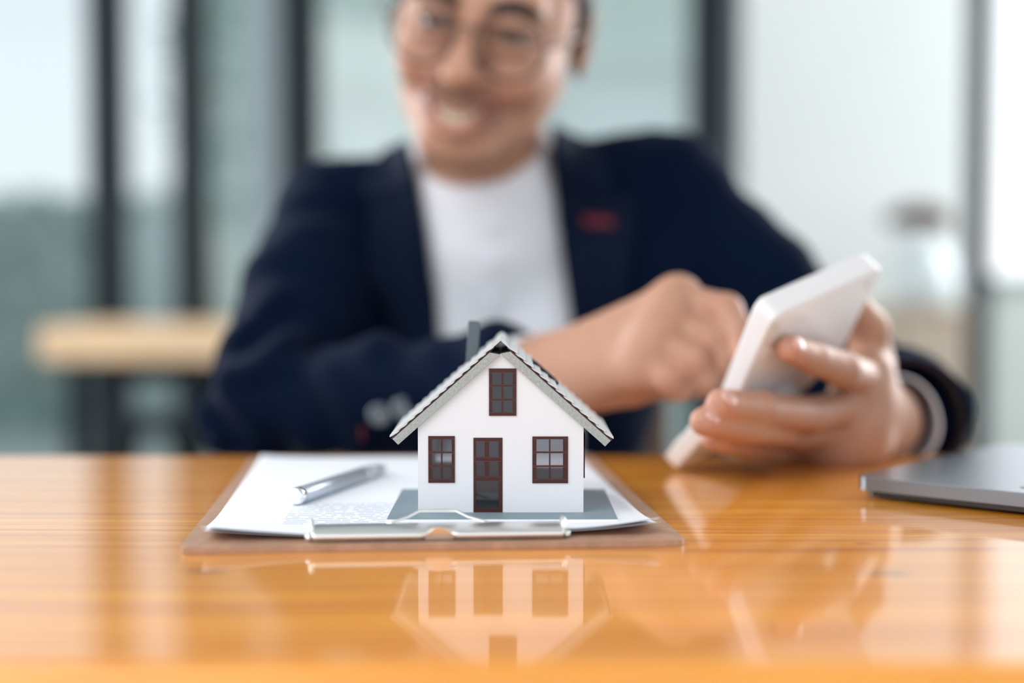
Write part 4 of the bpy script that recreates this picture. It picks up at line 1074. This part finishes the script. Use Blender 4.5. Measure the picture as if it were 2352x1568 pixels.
def drape(name, left, right, off, thick, material, par, n1=28, n2=10, label=None):
    """cloth laid on the chest between two outlines given in the xz plane"""
    def resample(pl, n_):
        pl = [Vector((a, b, 0)) for a, b in pl]; Ls = [0]
        for a, b in zip(pl, pl[1:]): Ls.append(Ls[-1] + (b - a).length)
        out = []
        for k in range(n_ + 1):
            s_ = Ls[-1] * k / n_; i = max(j for j in range(len(Ls) - 1) if Ls[j] <= s_ + 1e-12); f = (s_ - Ls[i]) / max(1e-9, Ls[i + 1] - Ls[i]); out.append(pl[i].lerp(pl[i + 1], f))
        return out
    A, B = resample(left, n1), resample(right, n1)
    pts = [(A[i].lerp(B[i], j / n2).x, 1.05, A[i].lerp(B[i], j / n2).y) for i in range(n1 + 1) for j in range(n2 + 1)]
    q = trace(jchest, pts, (0, 1, 0), 70, off=off)
    q[:, 1] = np.clip(q[:, 1], 0, 1.36)
    bm = bmesh.new(); vs = [bm.verts.new(mi @ Vector(p)) for p in q]
    for i in range(n1):
        for j in range(n2): a = i * (n2 + 1) + j; bm.faces.new((vs[a], vs[a + 1], vs[a + n2 + 2], vs[a + n2 + 1]))
    o = bm_obj(name, bm, material, par, smooth=True)
    sd = o.modifiers.new('s', 'SOLIDIFY'); sd.thickness = thick; sd.offset = 0
    if label: tag(o, label)
    return o
drape('lapel', [xz(*q) for q in ((950, 400), (978, 540), (996, 700), (1006, 850), (1010, 960))], [xz(*q) for q in ((850, 425), (842, 470), (860, 640), (930, 830), (1008, 962))], .006, .004, M['navy_lapel'], jacket)
drape('lapel', [xz(*q) for q in ((1276, 390), (1290, 530), (1314, 720), (1335, 900), (1340, 960))], [xz(*q) for q in ((1450, 460), (1462, 520), (1440, 700), (1390, 860), (1342, 962))], .006, .004, M['navy_lapel'], jacket)
drape('collar', [xz(*q) for q in ((925, 318), (938, 345), (955, 420))], [xz(*q) for q in ((870, 330), (815, 420), (850, 455))], .008, .004, M['navy_lapel'], jacket)
drape('collar', [xz(*q) for q in ((1272, 285), (1270, 340), (1276, 400))], [xz(*q) for q in ((1340, 300), (1420, 400), (1400, 445))], .008, .004, M['navy_lapel'], jacket)
drape('buttonhole', [xz(1338, 492), xz(1410, 498)], [xz(1340, 516), xz(1412, 522)], .0095, .002, M['red_thread'], jacket, 8, 2, 'dark red buttonhole on the lapel')
drape('pocket_welt', [xz(1420, 690), xz(1560, 670)], [xz(1424, 722), xz(1563, 700)], .004, .003, M['navy_lapel'], jacket, 10, 3)
def on_sleeve(px, py, off): 
    c = P(px, py, .9); r_ = (c - Vector((0, 0, CAMZ))).normalized(); q = trace(jsurf, [tuple(c)], tuple(r_), 80, off=off)[0]; return Vector(q), r_
for px, py in ((872, 952), (926, 938)):
    c, r_ = on_sleeve(px, py, .001); bm = bmesh.new()
    lathe_bm(bm, [(0, 0), (.0078, 0), (.0085, .001), (.0085, .0022), (.0074, .003), (.005, .0022), (0, .0022)], 24, Matrix.Translation(c) @ (-r_).to_track_quat('Z', 'Y').to_matrix().to_4x4()); child('button', bm, M['button'], par=None).parent = jacket
c, r_ = on_sleeve(832, 992, .001); bm = bmesh.new(); add_box(bm, (-.0014, -.007, 0), (.0014, .007, .0014), Matrix.Translation(c) @ (-r_).to_track_quat('Z', 'Y').to_matrix().to_4x4())
child('sleeve_buttonhole', bm, M['red_thread'], label='dark red stitched buttonhole').parent = jacket
# sleeve lining and shirt cuffs
def ring_sleeve(name, e_, ax, r0_, r1_, t0, t1, material, par, thick=.0022, label=None, sq=1.0, tilt=0):
    bm = bmesh.new(); e_ = Vector(e_); ax = Vector(ax); u = (Vector((0, 0, 1)) - ax * ax.z).normalized(); v = ax.cross(u)
    A = []
    for k in range(9):
        f = k / 8; t = t0 + (t1 - t0) * f; r_ = r0_ + (r1_ - r0_) * f
        A.append([bm.verts.new(e_ + ax * (t + tilt * math.cos(2 * math.pi * j / 40)) + (u * math.cos(2 * math.pi * j / 40) * sq + v * math.sin(2 * math.pi * j / 40)) * r_ * (1 + .03 * math.sin(3 * 2 * math.pi * j / 40 + 1))) for j in range(40)])
    for a_, b_ in zip(A, A[1:]):
        for j in range(40): bm.faces.new((a_[j], a_[(j + 1) % 40], b_[(j + 1) % 40], b_[j]))
    bm.transform(mi); o = bm_obj(name, bm, material, par, smooth=True); sd = o.modifiers.new('s', 'SOLIDIFY'); sd.thickness = thick; sd.offset = -1
    if label: tag(o, label)
    return o
ring_sleeve('sleeve_lining', endR, axR, .0415, .040, -.003, .040, M['maroon_cloth'], jacket, label='dark maroon checked lining inside the cuff')

# ---- shirt
sh = S(); sh.nest(torso, .01); sh.nest(torso, .01)
ca_, cb_ = np.array(P(948, 350, 1.31)), np.array(P(1092, 458, 1.235)); cc_ = np.array(P(1262, 300, 1.31))
nn = np.cross(cb_ - ca_, cc_ - ca_); nn /= np.linalg.norm(nn); nn = nn if nn[2] > 0 else -nn
axN = np.array((hc - neckb).normalized())
def sfin(p, d):
    d = d - .0065 + .0022 * np.sin(p[:, 0] * 70 + 2 * np.sin(p[:, 2] * 22)) * np.clip((.14 - p[:, 2]) / .06, 0, 1)
    up = (p - cb_) @ nn                          # collar rim
    q = p - np.array(neckb); r = np.hypot(q[:, 0], q[:, 1])
    d = np.maximum(d, np.where((r < .15) & (p[:, 2] > .10), up, -1))
    return d
sh.fin = sfin
sme, _ = sculpt(sh, (-.24, 1.14, -.36), (.20, 1.60, .30), .0030); sme.transform(mi)
shirt = link('shirt', sme, M['shirt'], man); tag(shirt, 'white band-collar shirt')
ring_sleeve('shirt_cuff', endR + np.array(Vector((-.009, 0, -.001))), axR, .0320, .030, -.010, .035, M['shirt'], shirt, .0016, 'white shirt cuff', tilt=0)
ring_sleeve('shirt_cuff', endL, axLd, .0305, .0295, -.010, .025, M['shirt'], shirt, .0016, 'white shirt cuff')
# shirt placket and buttons
ss_ = S(); ss_.items = sh.items; ss_.fin = lambda p, d: d - .0065
for py in (520, 600, 690, 780):
    q = P(1128, py, 1.1); r_ = (q - Vector((0, 0, CAMZ))).normalized(); c = Vector(trace(ss_, [tuple(q)], tuple(r_), 80, off=.002)[0]); bm = bmesh.new()
    lathe_bm(bm, [(0, 0), (.0046, 0), (.005, .0006), (.005, .0014), (.004, .0018), (0, .0014)], 16, Matrix.Translation(c) @ (-r_).to_track_quat('Z', 'Y').to_matrix().to_4x4()); child('shirt_button', bm, M['shirt']).parent = shirt

# ---- trousers and shoes below the table
tr_ = S(); hipL, hipR = Vector((-.105, 1.50, -.20)), Vector((.075, 1.50, -.20)); knL, knR = Vector((-.15, 1.08, -.235)), Vector((.13, 1.08, -.235)); ankL, ankR = Vector((-.14, 1.13, -.66)), Vector((.12, 1.13, -.66))
tr_.ell((-.015, 1.50, -.20), (.165, .12, .095), .05)
for a, b, c in ((hipL, knL, ankL), (hipR, knR, ankR)): tr_.cone(a, b, .085, .062, .04); tr_.cone(b, c, .060, .048, .02)
o, _ = sculpt_obj('trousers', tr_, .008, M['trouser'], man); o.data.transform(mi)
for a in (ankL, ankR):
    s_ = S(); s_.cone(a + Vector((0, .02, -.035)), a + Vector((0, -.15, -.052)), .040, .032, .02); s_.cone(a + Vector((0, .01, 0)), a + Vector((0, .01, -.03)), .038, .040, .02)
    z_ = FL + .002
    s_.fin = lambda p, d: np.maximum(d, z_ - p[:, 2])
    o, _ = sculpt_obj('shoe', s_, .006, M['shoe'], man); o.data.transform(mi)
# eyeglasses
gl = empty('eyeglasses', eyes); tag(gl, 'thin-rimmed round glasses on the smiling face', 'glasses')
gi = Matrix.Translation(-eyes)
for s_ in (-1, 1):
    c = Vector((s_ * .0360, -.112, -.008)); pts = [tuple(HM @ (c + Vector((.0280 * math.cos(a), -.004 * s_ * math.cos(a) * -1 * s_ * s_ + .0, .0260 * math.sin(a))))) for a in [k * math.pi / 18 for k in range(36)]]
    bm = bmesh.new(); tube_bm(bm, pts, .0014, 8, closed=True); bm.transform(gi); rim = bm_obj('rim', bm, M['glasses'], gl, smooth=True)
    bm = bmesh.new(); bm.faces.new([bm.verts.new(p) for p in pts]); bm.transform(gi)
    o = bm_obj('lens', bm, M['lens'], rim); sd = o.modifiers.new('s', 'SOLIDIFY'); sd.thickness = .0012
    pts = [HM @ Vector(q) for q in ((s_ * .0640, -.112, -.004), (s_ * .0765, -.100, .002), (s_ * .0835, -.05, .006), (s_ * .0835, .006, .010), (s_ * .080, .028, -.004), (s_ * .077, .034, -.022))]
    bm = bmesh.new(); tube_bm(bm, [tuple(p) for p in pts], .0011, 8); bm.transform(gi); bm_obj('temple', bm, M['glasses'], gl, smooth=True)
bm = bmesh.new(); tube_bm(bm, [tuple(HM @ Vector(q)) for q in ((-.0085, -.1135, -.002), (-.004, -.1155, .002), (.004, -.1155, .002), (.0085, -.1135, -.002))], .0011, 8); bm.transform(gi); bm_obj('bridge', bm, M['glasses'], gl, smooth=True)

# chair he sits on
ch = empty('chair', (-.015, 1.52, FL)); tag(ch, 'wooden chair that the person in the blazer sits on', 'chair')
box('seat', (-.22, -.20, .425), (.22, .22, .455), M['chair'], ch, bevel=.006)
for x in (-.19, .19):
    for y in (-.17, .19): box('leg', (x - .018, y - .018, 0), (x + .018, y + .018, .425), M['chair'], ch, bevel=.003)
for x in (-.19, .19): box('post', (x - .015, .195, .455), (x + .015, .22, .82), M['chair'], ch, bevel=.003)
box('backrest', (-.20, .19, .66), (.20, .21, .80), M['chair'], ch, bevel=.005)
